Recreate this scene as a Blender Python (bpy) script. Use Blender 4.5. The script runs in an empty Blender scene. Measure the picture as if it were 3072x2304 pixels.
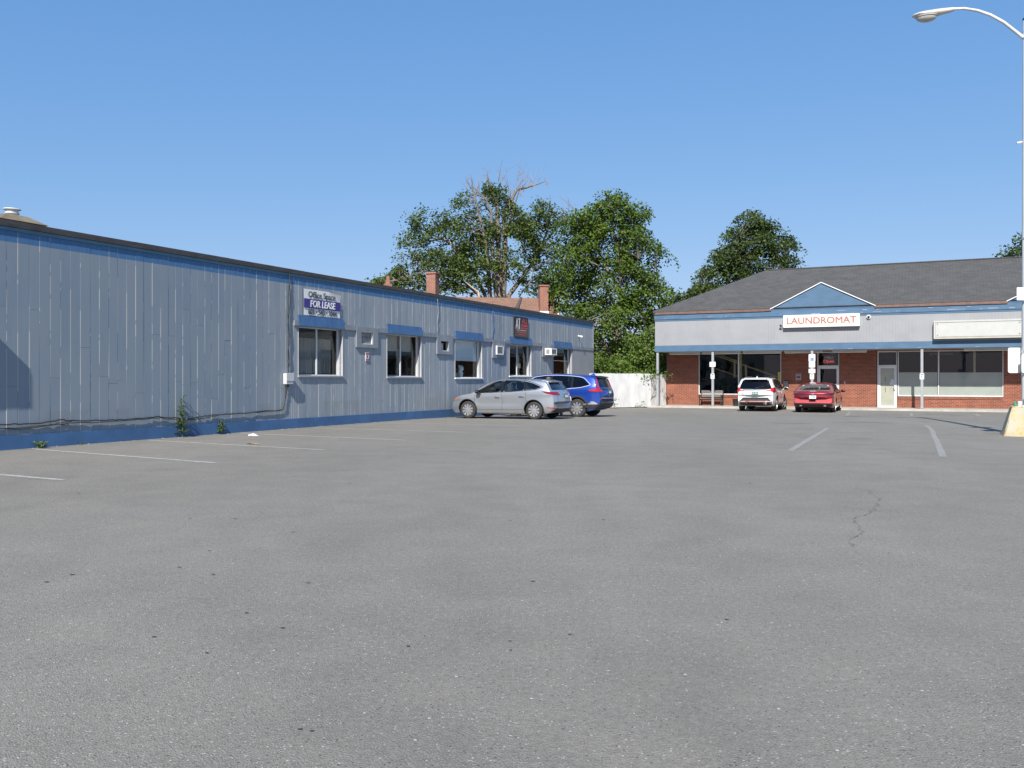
import bpy, bmesh, math, random
import numpy as np
from mathutils import Vector, Matrix
from mathutils.bvhtree import BVHTree

random.seed(7); np.random.seed(7)
R = math.radians
SC = bpy.context.scene
COL = SC.collection

# ------------------------------------------------------------------ camera
cam = bpy.data.cameras.new("camera"); camo = bpy.data.objects.new("camera", cam); COL.objects.link(camo)
cam.sensor_width = 36.0; cam.lens = 31.04; cam.shift_y = -0.0039
cam.clip_start = 0.1; cam.clip_end = 3000
camo.location = (0, 0, 1.4); camo.rotation_euler = (R(90), 0, 0)
SC.camera = camo
# ------------------------------------------------------------------ sky, sun, exposure
SUN_AZ = (-0.22, -0.975); SUN_EL = R(41.5)
w = bpy.data.worlds.new("World"); SC.world = w; w.use_nodes = True
nt = w.node_tree; bg = nt.nodes["Background"]
sky = nt.nodes.new("ShaderNodeTexSky"); sky.sky_type = 'NISHITA'; sky.sun_disc = False
sky.sun_elevation = SUN_EL; sky.sun_rotation = math.atan2(SUN_AZ[0], SUN_AZ[1])
sky.altitude = 150; sky.air_density = 1.0; sky.dust_density = 0.5; sky.ozone_density = 2.2
# clear-summer-sky grade of the sky model: softer horizon, deeper blue
_sp = nt.nodes.new("ShaderNodeSeparateColor"); _cb = nt.nodes.new("ShaderNodeCombineColor"); nt.links.new(sky.outputs[0], _sp.inputs[0])
for _i, (_p, _g) in enumerate(((0.80, 0.70), (0.53, 1.32), (0.34, 2.62))):
    _a = nt.nodes.new("ShaderNodeMath"); _a.operation = 'POWER'; _a.inputs[1].default_value = _p
    _b = nt.nodes.new("ShaderNodeMath"); _b.operation = 'MULTIPLY'; _b.inputs[1].default_value = _g
    nt.links.new(_sp.outputs[_i], _a.inputs[0]); nt.links.new(_a.outputs[0], _b.inputs[0]); nt.links.new(_b.outputs[0], _cb.inputs[_i])
nt.links.new(_cb.outputs[0], bg.inputs[0]); bg.inputs[1].default_value = 0.10
sl = bpy.data.lights.new("sun", 'SUN'); so = bpy.data.objects.new("sun", sl); COL.objects.link(so)
sl.energy = 4.2; sl.angle = R(0.53); sl.color = (1.0, 0.95, 0.87)
_d = Vector((SUN_AZ[0]*math.cos(SUN_EL), SUN_AZ[1]*math.cos(SUN_EL), math.sin(SUN_EL))).normalized()
so.rotation_euler = _d.to_track_quat('Z', 'Y').to_euler(); so.location = (-10, -30, 40)
SC.view_settings.view_transform = 'Standard'; SC.view_settings.look = 'None'
SC.view_settings.exposure = 0.75; SC.view_settings.gamma = 1.0
SC.cycles.use_denoising = True
SC.cycles.max_bounces = 8; SC.cycles.transparent_max_bounces = 24
SC.cycles.sample_clamp_indirect = 4.0

# ------------------------------------------------------------------ helpers
class MB:
    def __init__(s): s.v = []; s.f = []; s.m = []; s.uv = None
    def add(s, vs, fs, m=0):
        o = len(s.v); s.v += [tuple(p) for p in vs]
        for f in fs: s.f.append(tuple(i+o for i in f)); s.m.append(m)
        return s
    def box(s, x0, x1, y0, y1, z0, z1, m=0, M=None):
        vs = [(x0,y0,z0),(x1,y0,z0),(x1,y1,z0),(x0,y1,z0),(x0,y0,z1),(x1,y0,z1),(x1,y1,z1),(x0,y1,z1)]
        if M is not None: vs = [tuple(M @ Vector(p)) for p in vs]
        return s.add(vs, [(0,3,2,1),(4,5,6,7),(0,1,5,4),(1,2,6,5),(2,3,7,6),(3,0,4,7)], m)
    def rbox(s, x0, x1, y0, y1, z0, z1, b=0.01, m=0, M=None):
        bm = bmesh.new(); bmesh.ops.create_cube(bm, size=1)
        for v in bm.verts: v.co = ((x0+x1)/2+v.co.x*(x1-x0), (y0+y1)/2+v.co.y*(y1-y0), (z0+z1)/2+v.co.z*(z1-z0))
        bmesh.ops.bevel(bm, geom=list(bm.edges), offset=b, segments=2, profile=0.5, affect='EDGES')
        s.bm(bm, m, M); bm.free(); return s
    def bm(s, bm, m=0, M=None):
        bm.verts.ensure_lookup_table(); bm.verts.index_update()
        vs = [v.co if M is None else M @ v.co for v in bm.verts]
        return s.add(vs, [[v.index for v in f.verts] for f in bm.faces], m)
    def tube(s, pts, r, n=8, m=0, cap=True):
        pts = [Vector(p) for p in pts]; k = len(pts)
        rr = r if isinstance(r, (list, tuple)) else [r]*k
        vs = []; up = None
        for i in range(k):
            t = (pts[min(i+1,k-1)] - pts[max(i-1,0)]).normalized()
            if up is None:
                up = Vector((0,0,1)) if abs(t.z) < 0.9 else Vector((1,0,0))
            a = t.cross(up)
            if a.length < 1e-4: a = t.cross(Vector((0.3,1,0.2)))
            a.normalize(); b = a.cross(t).normalized(); up = b
            for j in range(n):
                q = 2*math.pi*j/n
                vs.append(pts[i] + (a*math.cos(q) + b*math.sin(q))*rr[i])
        fs = []
        for i in range(k-1):
            for j in range(n):
                fs.append((i*n+j, i*n+(j+1)%n, (i+1)*n+(j+1)%n, (i+1)*n+j))
        if cap: fs += [tuple(range(n)), tuple((k-1)*n+j for j in range(n-1,-1,-1))]
        return s.add(vs, fs, m)
    def lathe(s, prof, n=16, m=0, M=None, axis='Z', cap=True):
        vs = []; k = len(prof)
        for r, z in prof:
            for j in range(n):
                q = 2*math.pi*j/n
                p = (r*math.cos(q), r*math.sin(q), z)
                if axis == 'Y': p = (p[0], z, p[1])
                vs.append(Vector(p) if M is None else M @ Vector(p))
        fs = []
        for i in range(k-1):
            for j in range(n): fs.append((i*n+j, i*n+(j+1)%n, (i+1)*n+(j+1)%n, (i+1)*n+j))
        if cap and prof[0][0] > 1e-6: fs.append(tuple(range(n-1,-1,-1)))
        if cap and prof[-1][0] > 1e-6: fs.append(tuple((k-1)*n+j for j in range(n)))
        return s.add(vs, fs, m)
    def prism(s, poly, y0, y1, m=0, M=None):
        """poly in (x,z), extruded along y"""
        n = len(poly)
        vs = [Vector((p[0], y0, p[1])) for p in poly] + [Vector((p[0], y1, p[1])) for p in poly]
        if M is not None: vs = [M @ v for v in vs]
        fs = [tuple(range(n)), tuple(range(2*n-1, n-1, -1))] + [((i+1)%n, i, n+i, n+(i+1)%n) for i in range(n)]
        return s.add(vs, fs, m)
    def ell(s, c, r, m=0, n=12, M=None):
        bm = bmesh.new(); bmesh.ops.create_uvsphere(bm, u_segments=n+4, v_segments=n, radius=1)
        for v in bm.verts: v.co = Vector((c[0]+v.co.x*r[0], c[1]+v.co.y*r[1], c[2]+v.co.z*r[2]))
        s.bm(bm, m, M); bm.free(); return s

def fixnormals(me):
    bm = bmesh.new(); bm.from_mesh(me); bmesh.ops.recalc_face_normals(bm, faces=bm.faces); bm.to_mesh(me); bm.free()

def ob(name, mb, mats, parent=None, loc=(0,0,0), rz=0.0, smooth=None, fix=True):
    me = bpy.data.meshes.new(name); me.from_pydata(mb.v, [], mb.f)
    if not isinstance(mats, (list, tuple)): mats = [mats]
    for m in mats: me.materials.append(m)
    if len(mats) > 1: me.polygons.foreach_set("material_index", mb.m)
    if fix: fixnormals(me)
    if smooth is not None:
        me.polygons.foreach_set("use_smooth", [True]*len(me.polygons))
        if smooth < 180: me.set_sharp_from_angle(angle=R(smooth))
    me.update()
    o = bpy.data.objects.new(name, me); COL.objects.link(o)
    o.location = loc; o.rotation_euler = (0,0,rz)
    if parent is not None: o.parent = parent
    return o

def emp(name, loc=(0,0,0), rz=0.0):
    o = bpy.data.objects.new(name, None); COL.objects.link(o); o.location = loc; o.rotation_euler = (0,0,rz)
    o.empty_display_size = 0.2; return o

def tag(o, label=None, cat=None, group=None, kind=None):
    if label: o['label'] = label
    if cat: o['category'] = cat
    if group: o['group'] = group
    if kind: o['kind'] = kind
    return o

def text_mb(body, size, M, ext=0.004, sx=1.0, off=0.0, shear=0.0, m=0, align='CENTER', mb=None):
    cu = bpy.data.curves.new("t", 'FONT'); cu.body = body; cu.size = size; cu.extrude = ext; cu.offset = off
    cu.align_x = align; cu.align_y = 'CENTER'; cu.shear = shear; cu.resolution_u = 3
    o = bpy.data.objects.new("t", cu); COL.objects.link(o)
    bpy.context.view_layer.update()
    me = bpy.data.meshes.new_from_object(o.evaluated_get(bpy.context.evaluated_depsgraph_get()))
    mb = mb or MB()
    S = Matrix.Diagonal((sx,1,1,1))
    mb.add([M @ (S @ v.co) for v in me.vertices], [tuple(p.vertices) for p in me.polygons], m)
    bpy.data.objects.remove(o); bpy.data.curves.remove(cu); bpy.data.meshes.remove(me)
    return mb
def facing(x, y, z):  # text standing upright, facing -y
    return Matrix.Translation((x,y,z)) @ Matrix.Rotation(R(90),4,'X')

# ------------------------------------------------------------------ materials
def nmat(name):
    m = bpy.data.materials.new(name); m.use_nodes = True
    return m, m.node_tree, m.node_tree.nodes["Principled BSDF"]
def lk(t, a, b): t.links.new(a, b)
def math_n(t, op, a, b=None, clamp=False):
    n = t.nodes.new("ShaderNodeMath"); n.operation = op; n.use_clamp = clamp
    for i, x in enumerate((a, b)):
        if x is None: continue
        if isinstance(x, (int, float)): n.inputs[i].default_value = x
        else: lk(t, x, n.inputs[i])
    return n.outputs[0]
def mixc(t, f, a, b, mode='MIX'):
    n = t.nodes.new("ShaderNodeMix"); n.data_type = 'RGBA'; n.blend_type = mode
    if isinstance(f, (int, float)): n.inputs[0].default_value = f
    else: lk(t, f, n.inputs[0])
    for i, x in ((6, a), (7, b)):
        if isinstance(x, (tuple, list)): n.inputs[i].default_value = (*x[:3], 1)
        else: lk(t, x, n.inputs[i])
    return n.outputs[2]
def coord(t, which="Object", scale=(1,1,1), loc=(0,0,0)):
    tc = t.nodes.new("ShaderNodeTexCoord"); mp = t.nodes.new("ShaderNodeMapping")
    lk(t, tc.outputs[which], mp.inputs[0]); mp.inputs[3].default_value = scale; mp.inputs[1].default_value = loc
    return mp.outputs[0]
def noise(t, vec, scale, detail=3, rough=0.55, dim='3D'):
    n = t.nodes.new("ShaderNodeTexNoise"); n.inputs["Scale"].default_value = scale
    n.inputs["Detail"].default_value = detail; n.inputs["Roughness"].default_value = rough
    lk(t, vec, n.inputs["Vector"]); return n.outputs["Fac"]
def ramp(t, f, stops):
    n = t.nodes.new("ShaderNodeValToRGB"); e = n.color_ramp.elements
    while len(e) < len(stops): e.new(0.5)
    for i, (p, c) in enumerate(stops):
        e[i].position = p; e[i].color = (*c, 1) if isinstance(c, (tuple, list)) else (c, c, c, 1)
    lk(t, f, n.inputs[0]); return n.outputs[0]
def bump(t, p, h, strength=0.3, dist=0.01):
    n = t.nodes.new("ShaderNodeBump"); n.inputs["Strength"].default_value = strength; n.inputs["Distance"].default_value = dist
    lk(t, h, n.inputs["Height"]); lk(t, n.outputs[0], p.inputs["Normal"])
def mat(name, c, rough=0.6, metal=0.0, var=0.12, scale=3.0, stretch=(1,1,1), bmp=0.0, coat=0.0, spec=None):
    m, t, p = nmat(name)
    v = coord(t, scale=stretch)
    f = noise(t, v, scale, 5)
    lo = tuple(x*(1-var) for x in c); hi = tuple(min(1, x*(1+var)) for x in c)
    lk(t, ramp(t, f, [(0.3, lo), (0.7, hi)]), p.inputs["Base Color"])
    p.inputs["Roughness"].default_value = rough; p.inputs["Metallic"].default_value = metal
    if coat: p.inputs["Coat Weight"].default_value = coat; p.inputs["Coat Roughness"].default_value = 0.04
    if spec is not None: p.inputs["Specular IOR Level"].default_value = spec
    if bmp: bump(t, p, noise(t, v, scale*6, 4), bmp, 0.01)
    return m

def glass(name, tint=(0.5,0.55,0.55), refl=0.9):
    m = bpy.data.materials.new(name); m.use_nodes = True; t = m.node_tree
    for n in list(t.nodes): t.nodes.remove(n)
    o = t.nodes.new("ShaderNodeOutputMaterial"); tr = t.nodes.new("ShaderNodeBsdfTransparent"); gl = t.nodes.new("ShaderNodeBsdfGlossy")
    tr.inputs[0].default_value = (*tint, 1); gl.inputs[0].default_value = (refl, refl, refl, 1); gl.inputs[1].default_value = 0.02
    fr = t.nodes.new("ShaderNodeFresnel"); ge = t.nodes.new("ShaderNodeNewGeometry")
    lk(t, math_n(t, 'SUBTRACT', 1.5, math_n(t, 'MULTIPLY', ge.outputs['Backfacing'], 1.5-1/1.5)), fr.inputs[0])
    nz = noise(t, coord(t), 0.7, 2)
    b = t.nodes.new("ShaderNodeBump"); b.inputs["Strength"].default_value = 0.02; lk(t, nz, b.inputs["Height"]); lk(t, b.outputs[0], gl.inputs["Normal"])
    mx = t.nodes.new("ShaderNodeMixShader"); lk(t, fr.outputs[0], mx.inputs[0]); lk(t, tr.outputs[0], mx.inputs[1]); lk(t, gl.outputs[0], mx.inputs[2])
    lk(t, mx.outputs[0], o.inputs[0]); return m

def asphalt_mat():
    m, t, p = nmat("asphalt")
    v = coord(t)
    big = noise(t, v, 0.13, 4); mid = noise(t, v, 1.7, 5); fine = noise(t, v, 95, 3, 0.7)
    c = ramp(t, big, [(0.3, (0.1815,0.1711,0.1488)), (0.7, (0.2212,0.2080,0.1818))])
    c = mixc(t, 0.5, c, ramp(t, mid, [(0.3, (0.1728,0.1631,0.1425)), (0.7, (0.2297,0.2150,0.1855))]))
    c = mixc(t, 0.7, c, ramp(t, fine, [(0.25, 0.33), (0.5, 0.5), (0.75, 0.66)]), 'OVERLAY')
    c = mixc(t, 0.75, c, ramp(t, noise(t, v, 26, 5, 0.78), [(0.3, 0.36), (0.7, 0.63)]), 'OVERLAY')
    vo = t.nodes.new("ShaderNodeTexVoronoi"); vo.inputs["Scale"].default_value = 125; lk(t, v, vo.inputs["Vector"])
    st = math_n(t, 'LESS_THAN', vo.outputs["Distance"], 0.33)
    sep = t.nodes.new("ShaderNodeSeparateColor"); lk(t, vo.outputs["Color"], sep.inputs[0])
    sel = math_n(t, 'MULTIPLY', st, math_n(t, 'GREATER_THAN', sep.outputs[0], 0.86))
    c = mixc(t, math_n(t, 'MULTIPLY', sel, 0.75), c, (0.40,0.385,0.36))
    sel2 = math_n(t, 'MULTIPLY', st, math_n(t, 'LESS_THAN', sep.outputs[0], 0.12))
    c = mixc(t, math_n(t, 'MULTIPLY', sel2, 0.75), c, (0.05,0.05,0.052))
    # sparse bigger pale chips
    v2 = t.nodes.new("ShaderNodeTexVoronoi"); v2.inputs["Scale"].default_value = 48; lk(t, v, v2.inputs["Vector"])
    s2 = t.nodes.new("ShaderNodeSeparateColor"); lk(t, v2.outputs["Color"], s2.inputs[0])
    sel3 = math_n(t, 'MULTIPLY', math_n(t, 'LESS_THAN', v2.outputs["Distance"], 0.235), math_n(t, 'GREATER_THAN', s2.outputs[1], 0.86))
    c = mixc(t, math_n(t, 'MULTIPLY', sel3, 0.65), c, (0.50,0.48,0.45))
    sel4 = math_n(t, 'MULTIPLY', math_n(t, 'LESS_THAN', v2.outputs['Distance'], 0.25), math_n(t, 'LESS_THAN', s2.outputs[1], 0.14))
    c = mixc(t, math_n(t, 'MULTIPLY', sel4, 0.8), c, (0.055,0.055,0.055))
    v3 = t.nodes.new('ShaderNodeTexVoronoi'); v3.inputs['Scale'].default_value = 13; lk(t, v, v3.inputs['Vector'])
    s3 = t.nodes.new('ShaderNodeSeparateColor'); lk(t, v3.outputs['Color'], s3.inputs[0])
    sel5 = math_n(t, 'MULTIPLY', math_n(t, 'LESS_THAN', v3.outputs['Distance'], 0.085), math_n(t, 'GREATER_THAN', s3.outputs[2], 0.985))
    c = mixc(t, math_n(t, 'MULTIPLY', sel5, 0.8), c, (0.58,0.555,0.52))
    # worn lanes and old patches
    lane = noise(t, coord(t, scale=(1,.28,1)), .35, 3, .5); patch_ = noise(t, v, .9, 2, .3)
    c = mixc(t, 0.55, c, ramp(t, lane, [(0.35, 0.455), (0.65, 0.535)]), 'OVERLAY'); c = mixc(t, 0.4, c, ramp(t, patch_, [(0.42, 0.46), (0.47, 0.515)]), 'OVERLAY')
    lk(t, c, p.inputs["Base Color"]); p.inputs["Roughness"].default_value = 0.88
    p.inputs["Specular IOR Level"].default_value = 0.3
    bump(t, p, math_n(t, 'ADD', fine, math_n(t, 'MULTIPLY', vo.outputs["Distance"], 0.8)), 0.7, 0.008)
    return m

def siding_mat():
    """painted vertical boards; uv.x metres from board edge, uv.y board number"""
    m, t, p = nmat("painted_siding")
    uv = t.nodes.new("ShaderNodeUVMap"); uv.uv_map = "UVMap"
    s = t.nodes.new("ShaderNodeSeparateXYZ"); lk(t, uv.outputs[0], s.inputs[0])
    oc = coord(t); so_ = t.nodes.new("ShaderNodeSeparateXYZ"); lk(t, oc, so_.inputs[0])
    # board tone
    wn = t.nodes.new("ShaderNodeTexWhiteNoise"); wn.noise_dimensions = '1D'; lk(t, s.outputs[1], wn.inputs["W"])
    grain = noise(t, coord(t, scale=(14,14,0.5)), 3.0, 5, 0.65)
    blot = noise(t, coord(t, scale=(1,1,0.45)), 1.1, 4)
    g = mixc(t, 0.5, ramp(t, grain, [(0.3, (0.184,0.230,0.276)), (0.7, (0.234,0.282,0.324))]), ramp(t, blot, [(0.32, (0.170,0.220,0.280)), (0.68, (0.246,0.284,0.316))]))
    g = mixc(t, math_n(t, 'MULTIPLY', wn.outputs[0], 0.7), g, (0.238,0.276,0.312))
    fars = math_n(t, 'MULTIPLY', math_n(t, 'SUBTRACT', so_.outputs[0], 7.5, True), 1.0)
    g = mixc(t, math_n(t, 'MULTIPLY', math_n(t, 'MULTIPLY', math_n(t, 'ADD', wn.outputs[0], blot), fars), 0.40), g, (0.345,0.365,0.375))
    bl = ramp(t, grain, [(0.3, (0.054,0.138,0.272)), (0.7, (0.080,0.180,0.325))])
    bandz = math_n(t, 'GREATER_THAN', so_.outputs[2], 4.165)
    c = mixc(t, bandz, g, bl)
    # pale worn line along the board edges
    cmb = t.nodes.new("ShaderNodeCombineXYZ"); lk(t, math_n(t, 'MULTIPLY', s.outputs[1], 7.31), cmb.inputs[0]); lk(t, so_.outputs[2], cmb.inputs[2])
    wear = noise(t, cmb.outputs[0], 0.85, 3, 0.6)
    ed = math_n(t, 'MULTIPLY', math_n(t, 'LESS_THAN', s.outputs[0], 0.017), math_n(t, 'GREATER_THAN', wear, 0.50))
    ed = math_n(t, 'MULTIPLY', ed, math_n(t, 'SUBTRACT', 0.62, math_n(t, 'MULTIPLY', bandz, 0.30)))
    c = mixc(t, ed, c, (0.50,0.49,0.45))
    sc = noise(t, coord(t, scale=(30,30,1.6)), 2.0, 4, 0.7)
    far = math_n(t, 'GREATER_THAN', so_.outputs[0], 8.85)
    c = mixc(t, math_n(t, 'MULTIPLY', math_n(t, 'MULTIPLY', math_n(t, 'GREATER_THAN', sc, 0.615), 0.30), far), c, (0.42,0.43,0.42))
    # dirt splashed low on the wall
    low = math_n(t, 'MULTIPLY', math_n(t, 'LESS_THAN', so_.outputs[2], 0.75), math_n(t, 'GREATER_THAN', blot, 0.56))
    c = mixc(t, math_n(t, 'MULTIPLY', low, 0.22), c, (0.20,0.20,0.19))
    lk(t, c, p.inputs["Base Color"]); p.inputs["Roughness"].default_value = 0.72; p.inputs["Specular IOR Level"].default_value = 0.25
    bump(t, p, grain, 0.25, 0.004)
    return m

def brick_mat(name="brick", c1=(0.255,0.059,0.027), c2=(0.160,0.040,0.021), mortar=(0.33,0.23,0.17), vec=None, scale=1.0):
    m, t, p = nmat(name)
    tc = t.nodes.new("ShaderNodeTexCoord"); s = t.nodes.new("ShaderNodeSeparateXYZ"); lk(t, tc.outputs["Object"], s.inputs[0])
    cb = t.nodes.new("ShaderNodeCombineXYZ"); lk(t, math_n(t, 'ADD', s.outputs[0], s.outputs[1]), cb.inputs[0]); lk(t, s.outputs[2], cb.inputs[1])
    b = t.nodes.new("ShaderNodeTexBrick"); lk(t, cb.outputs[0], b.inputs["Vector"])
    b.inputs["Scale"].default_value = scale; b.inputs["Brick Width"].default_value = 0.21; b.inputs["Row Height"].default_value = 0.072
    b.inputs["Mortar Size"].default_value = 0.006; b.inputs["Color1"].default_value = (*c1,1); b.inputs["Color2"].default_value = (*c2,1); b.inputs["Mortar"].default_value = (*mortar,1)
    n = noise(t, tc.outputs["Object"], 2.2, 5)
    c = mixc(t, 0.55, b.outputs["Color"], ramp(t, n, [(0.3, 0.36), (0.72, 0.62)]), 'OVERLAY')
    lk(t, c, p.inputs["Base Color"]); p.inputs["Roughness"].default_value = 0.85
    bump(t, p, b.outputs["Fac"], -0.5, 0.006)
    return m

def shingle_mat(name, c1, c2, row=0.14):
    m, t, p = nmat(name)
    uv = t.nodes.new("ShaderNodeUVMap"); uv.uv_map = "UVMap"
    b = t.nodes.new("ShaderNodeTexBrick"); lk(t, uv.outputs[0], b.inputs["Vector"])
    b.inputs["Scale"].default_value = 1; b.inputs["Brick Width"].default_value = 0.33; b.inputs["Row Height"].default_value = row
    b.inputs["Mortar Size"].default_value = 0.008; b.inputs["Color1"].default_value = (*c1,1); b.inputs["Color2"].default_value = (*c2,1)
    b.inputs["Mortar"].default_value = (c2[0]*.5, c2[1]*.5, c2[2]*.5, 1)
    n = noise(t, coord(t), 1.3, 6, 0.65); f = noise(t, coord(t), 24, 3)
    c = mixc(t, 0.5, b.outputs["Color"], ramp(t, n, [(0.3, 0.38), (0.7, 0.6)]), 'OVERLAY')
    c = mixc(t, 0.5, c, ramp(t, f, [(0.3, 0.34), (0.7, 0.64)]), 'OVERLAY')
    lk(t, c, p.inputs["Base Color"]); p.inputs["Roughness"].default_value = 0.9
    bump(t, p, b.outputs["Fac"], -0.6, 0.01)
    return m

def leaf_mat(name, c1, c2, trans=0.26):
    m, t, p = nmat(name)
    g = t.nodes.new("ShaderNodeNewGeometry")
    n = noise(t, coord(t), 0.55, 3)
    f = math_n(t, 'ADD', math_n(t, 'MULTIPLY', g.outputs["Random Per Island"], 0.6), math_n(t, 'MULTIPLY', n, 0.5))
    c = ramp(t, f, [(0.2, c1), (0.75, c2)])
    lk(t, c, p.inputs["Base Color"]); p.inputs["Roughness"].default_value = 0.55; p.inputs["Specular IOR Level"].default_value = 0.35
    tl = t.nodes.new("ShaderNodeBsdfTranslucent"); lk(t, mixc(t, 0.5, c, (0.11,0.15,0.02)), tl.inputs[0])
    mx = t.nodes.new("ShaderNodeMixShader"); mx.inputs[0].default_value = trans
    out = t.nodes["Material Output"]
    lk(t, p.outputs[0], mx.inputs[1]); lk(t, tl.outputs[0], mx.inputs[2]); lk(t, mx.outputs[0], out.inputs[0])
    return m

def paint_mat(name, c, metal=0.0, rough=0.35):
    m, t, p = nmat(name)
    v = coord(t)
    fl = noise(t, v, 900, 1); d = noise(t, coord(t, scale=(1,1,2.2)), 2.3, 4)
    cc = mixc(t, 0.10, c, ramp(t, fl, [(0.35, 0.25), (0.65, 0.8)]), 'OVERLAY')
    dz = t.nodes.new("ShaderNodeSeparateXYZ"); lk(t, v, dz.inputs[0])
    low = math_n(t, 'MULTIPLY', math_n(t, 'SUBTRACT', 0.75, dz.outputs[2], True), math_n(t, 'MULTIPLY', d, 0.55))
    cc = mixc(t, low, cc, (0.22,0.20,0.17))
    lk(t, cc, p.inputs["Base Color"]); p.inputs["Metallic"].default_value = metal; p.inputs["Roughness"].default_value = rough
    p.inputs["Coat Weight"].default_value = 1.0
    lk(t, ramp(t, d, [(0.3, 0.02), (0.8, 0.10)]), p.inputs["Coat Roughness"])
    return m

def emit_mat(name, c, s):
    m, t, p = nmat(name); p.inputs["Base Color"].default_value = (*c,1)
    p.inputs["Emission Color"].default_value = (*c,1); p.inputs["Emission Strength"].default_value = s
    return m

def worn_paint_mat(hi=(0.43,0.42,0.385), k0=0.36):
    m, t, p = nmat("worn_line_paint")
    n = noise(t, coord(t), 9, 5, 0.7); f = noise(t, coord(t), 60, 3, 0.7)
    k = math_n(t, 'ADD', math_n(t, 'MULTIPLY', n, 0.6), math_n(t, 'MULTIPLY', f, 0.4))
    lk(t, ramp(t, k, [(k0, (0.19,0.185,0.172)), (k0+.22, hi)]), p.inputs["Base Color"]); p.inputs["Roughness"].default_value = 0.85
    return m

def concrete_mat(name, c, var=0.25):
    m, t, p = nmat(name)
    v = coord(t); a = noise(t, v, 1.6, 6, 0.65); f = noise(t, v, 35, 3, 0.7)
    cc = ramp(t, a, [(0.3, tuple(x*(1-var) for x in c)), (0.7, tuple(x*(1+var*.6) for x in c))])
    cc = mixc(t, 0.5, cc, ramp(t, f, [(0.3, 0.36), (0.7, 0.62)]), 'OVERLAY')
    lk(t, cc, p.inputs["Base Color"]); p.inputs["Roughness"].default_value = 0.9
    bump(t, p, f, 0.3, 0.006)
    return m

def chipped_mat():
    """yellow paint worn off pale concrete"""
    m, t, p = nmat("chipped_yellow_paint")
    v = coord(t); a = noise(t, v, 3.2, 6, 0.7); b = noise(t, v, 14, 4, 0.7)
    k = math_n(t, 'ADD', math_n(t, 'MULTIPLY', a, 0.6), math_n(t, 'MULTIPLY', b, 0.4))
    c = ramp(t, k, [(0.38, (0.42,0.31,0.12)), (0.48, (0.46,0.39,0.24)), (0.60, (0.42,0.395,0.33))])
    d = math_n(t, 'GREATER_THAN', noise(t, v, 22, 3, 0.7), 0.68)
    c = mixc(t, math_n(t, 'MULTIPLY', d, 0.7), c, (0.14,0.11,0.06))
    lk(t, c, p.inputs["Base Color"]); p.inputs["Roughness"].default_value = 0.9
    bump(t, p, k, 0.4, 0.01); return m

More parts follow.
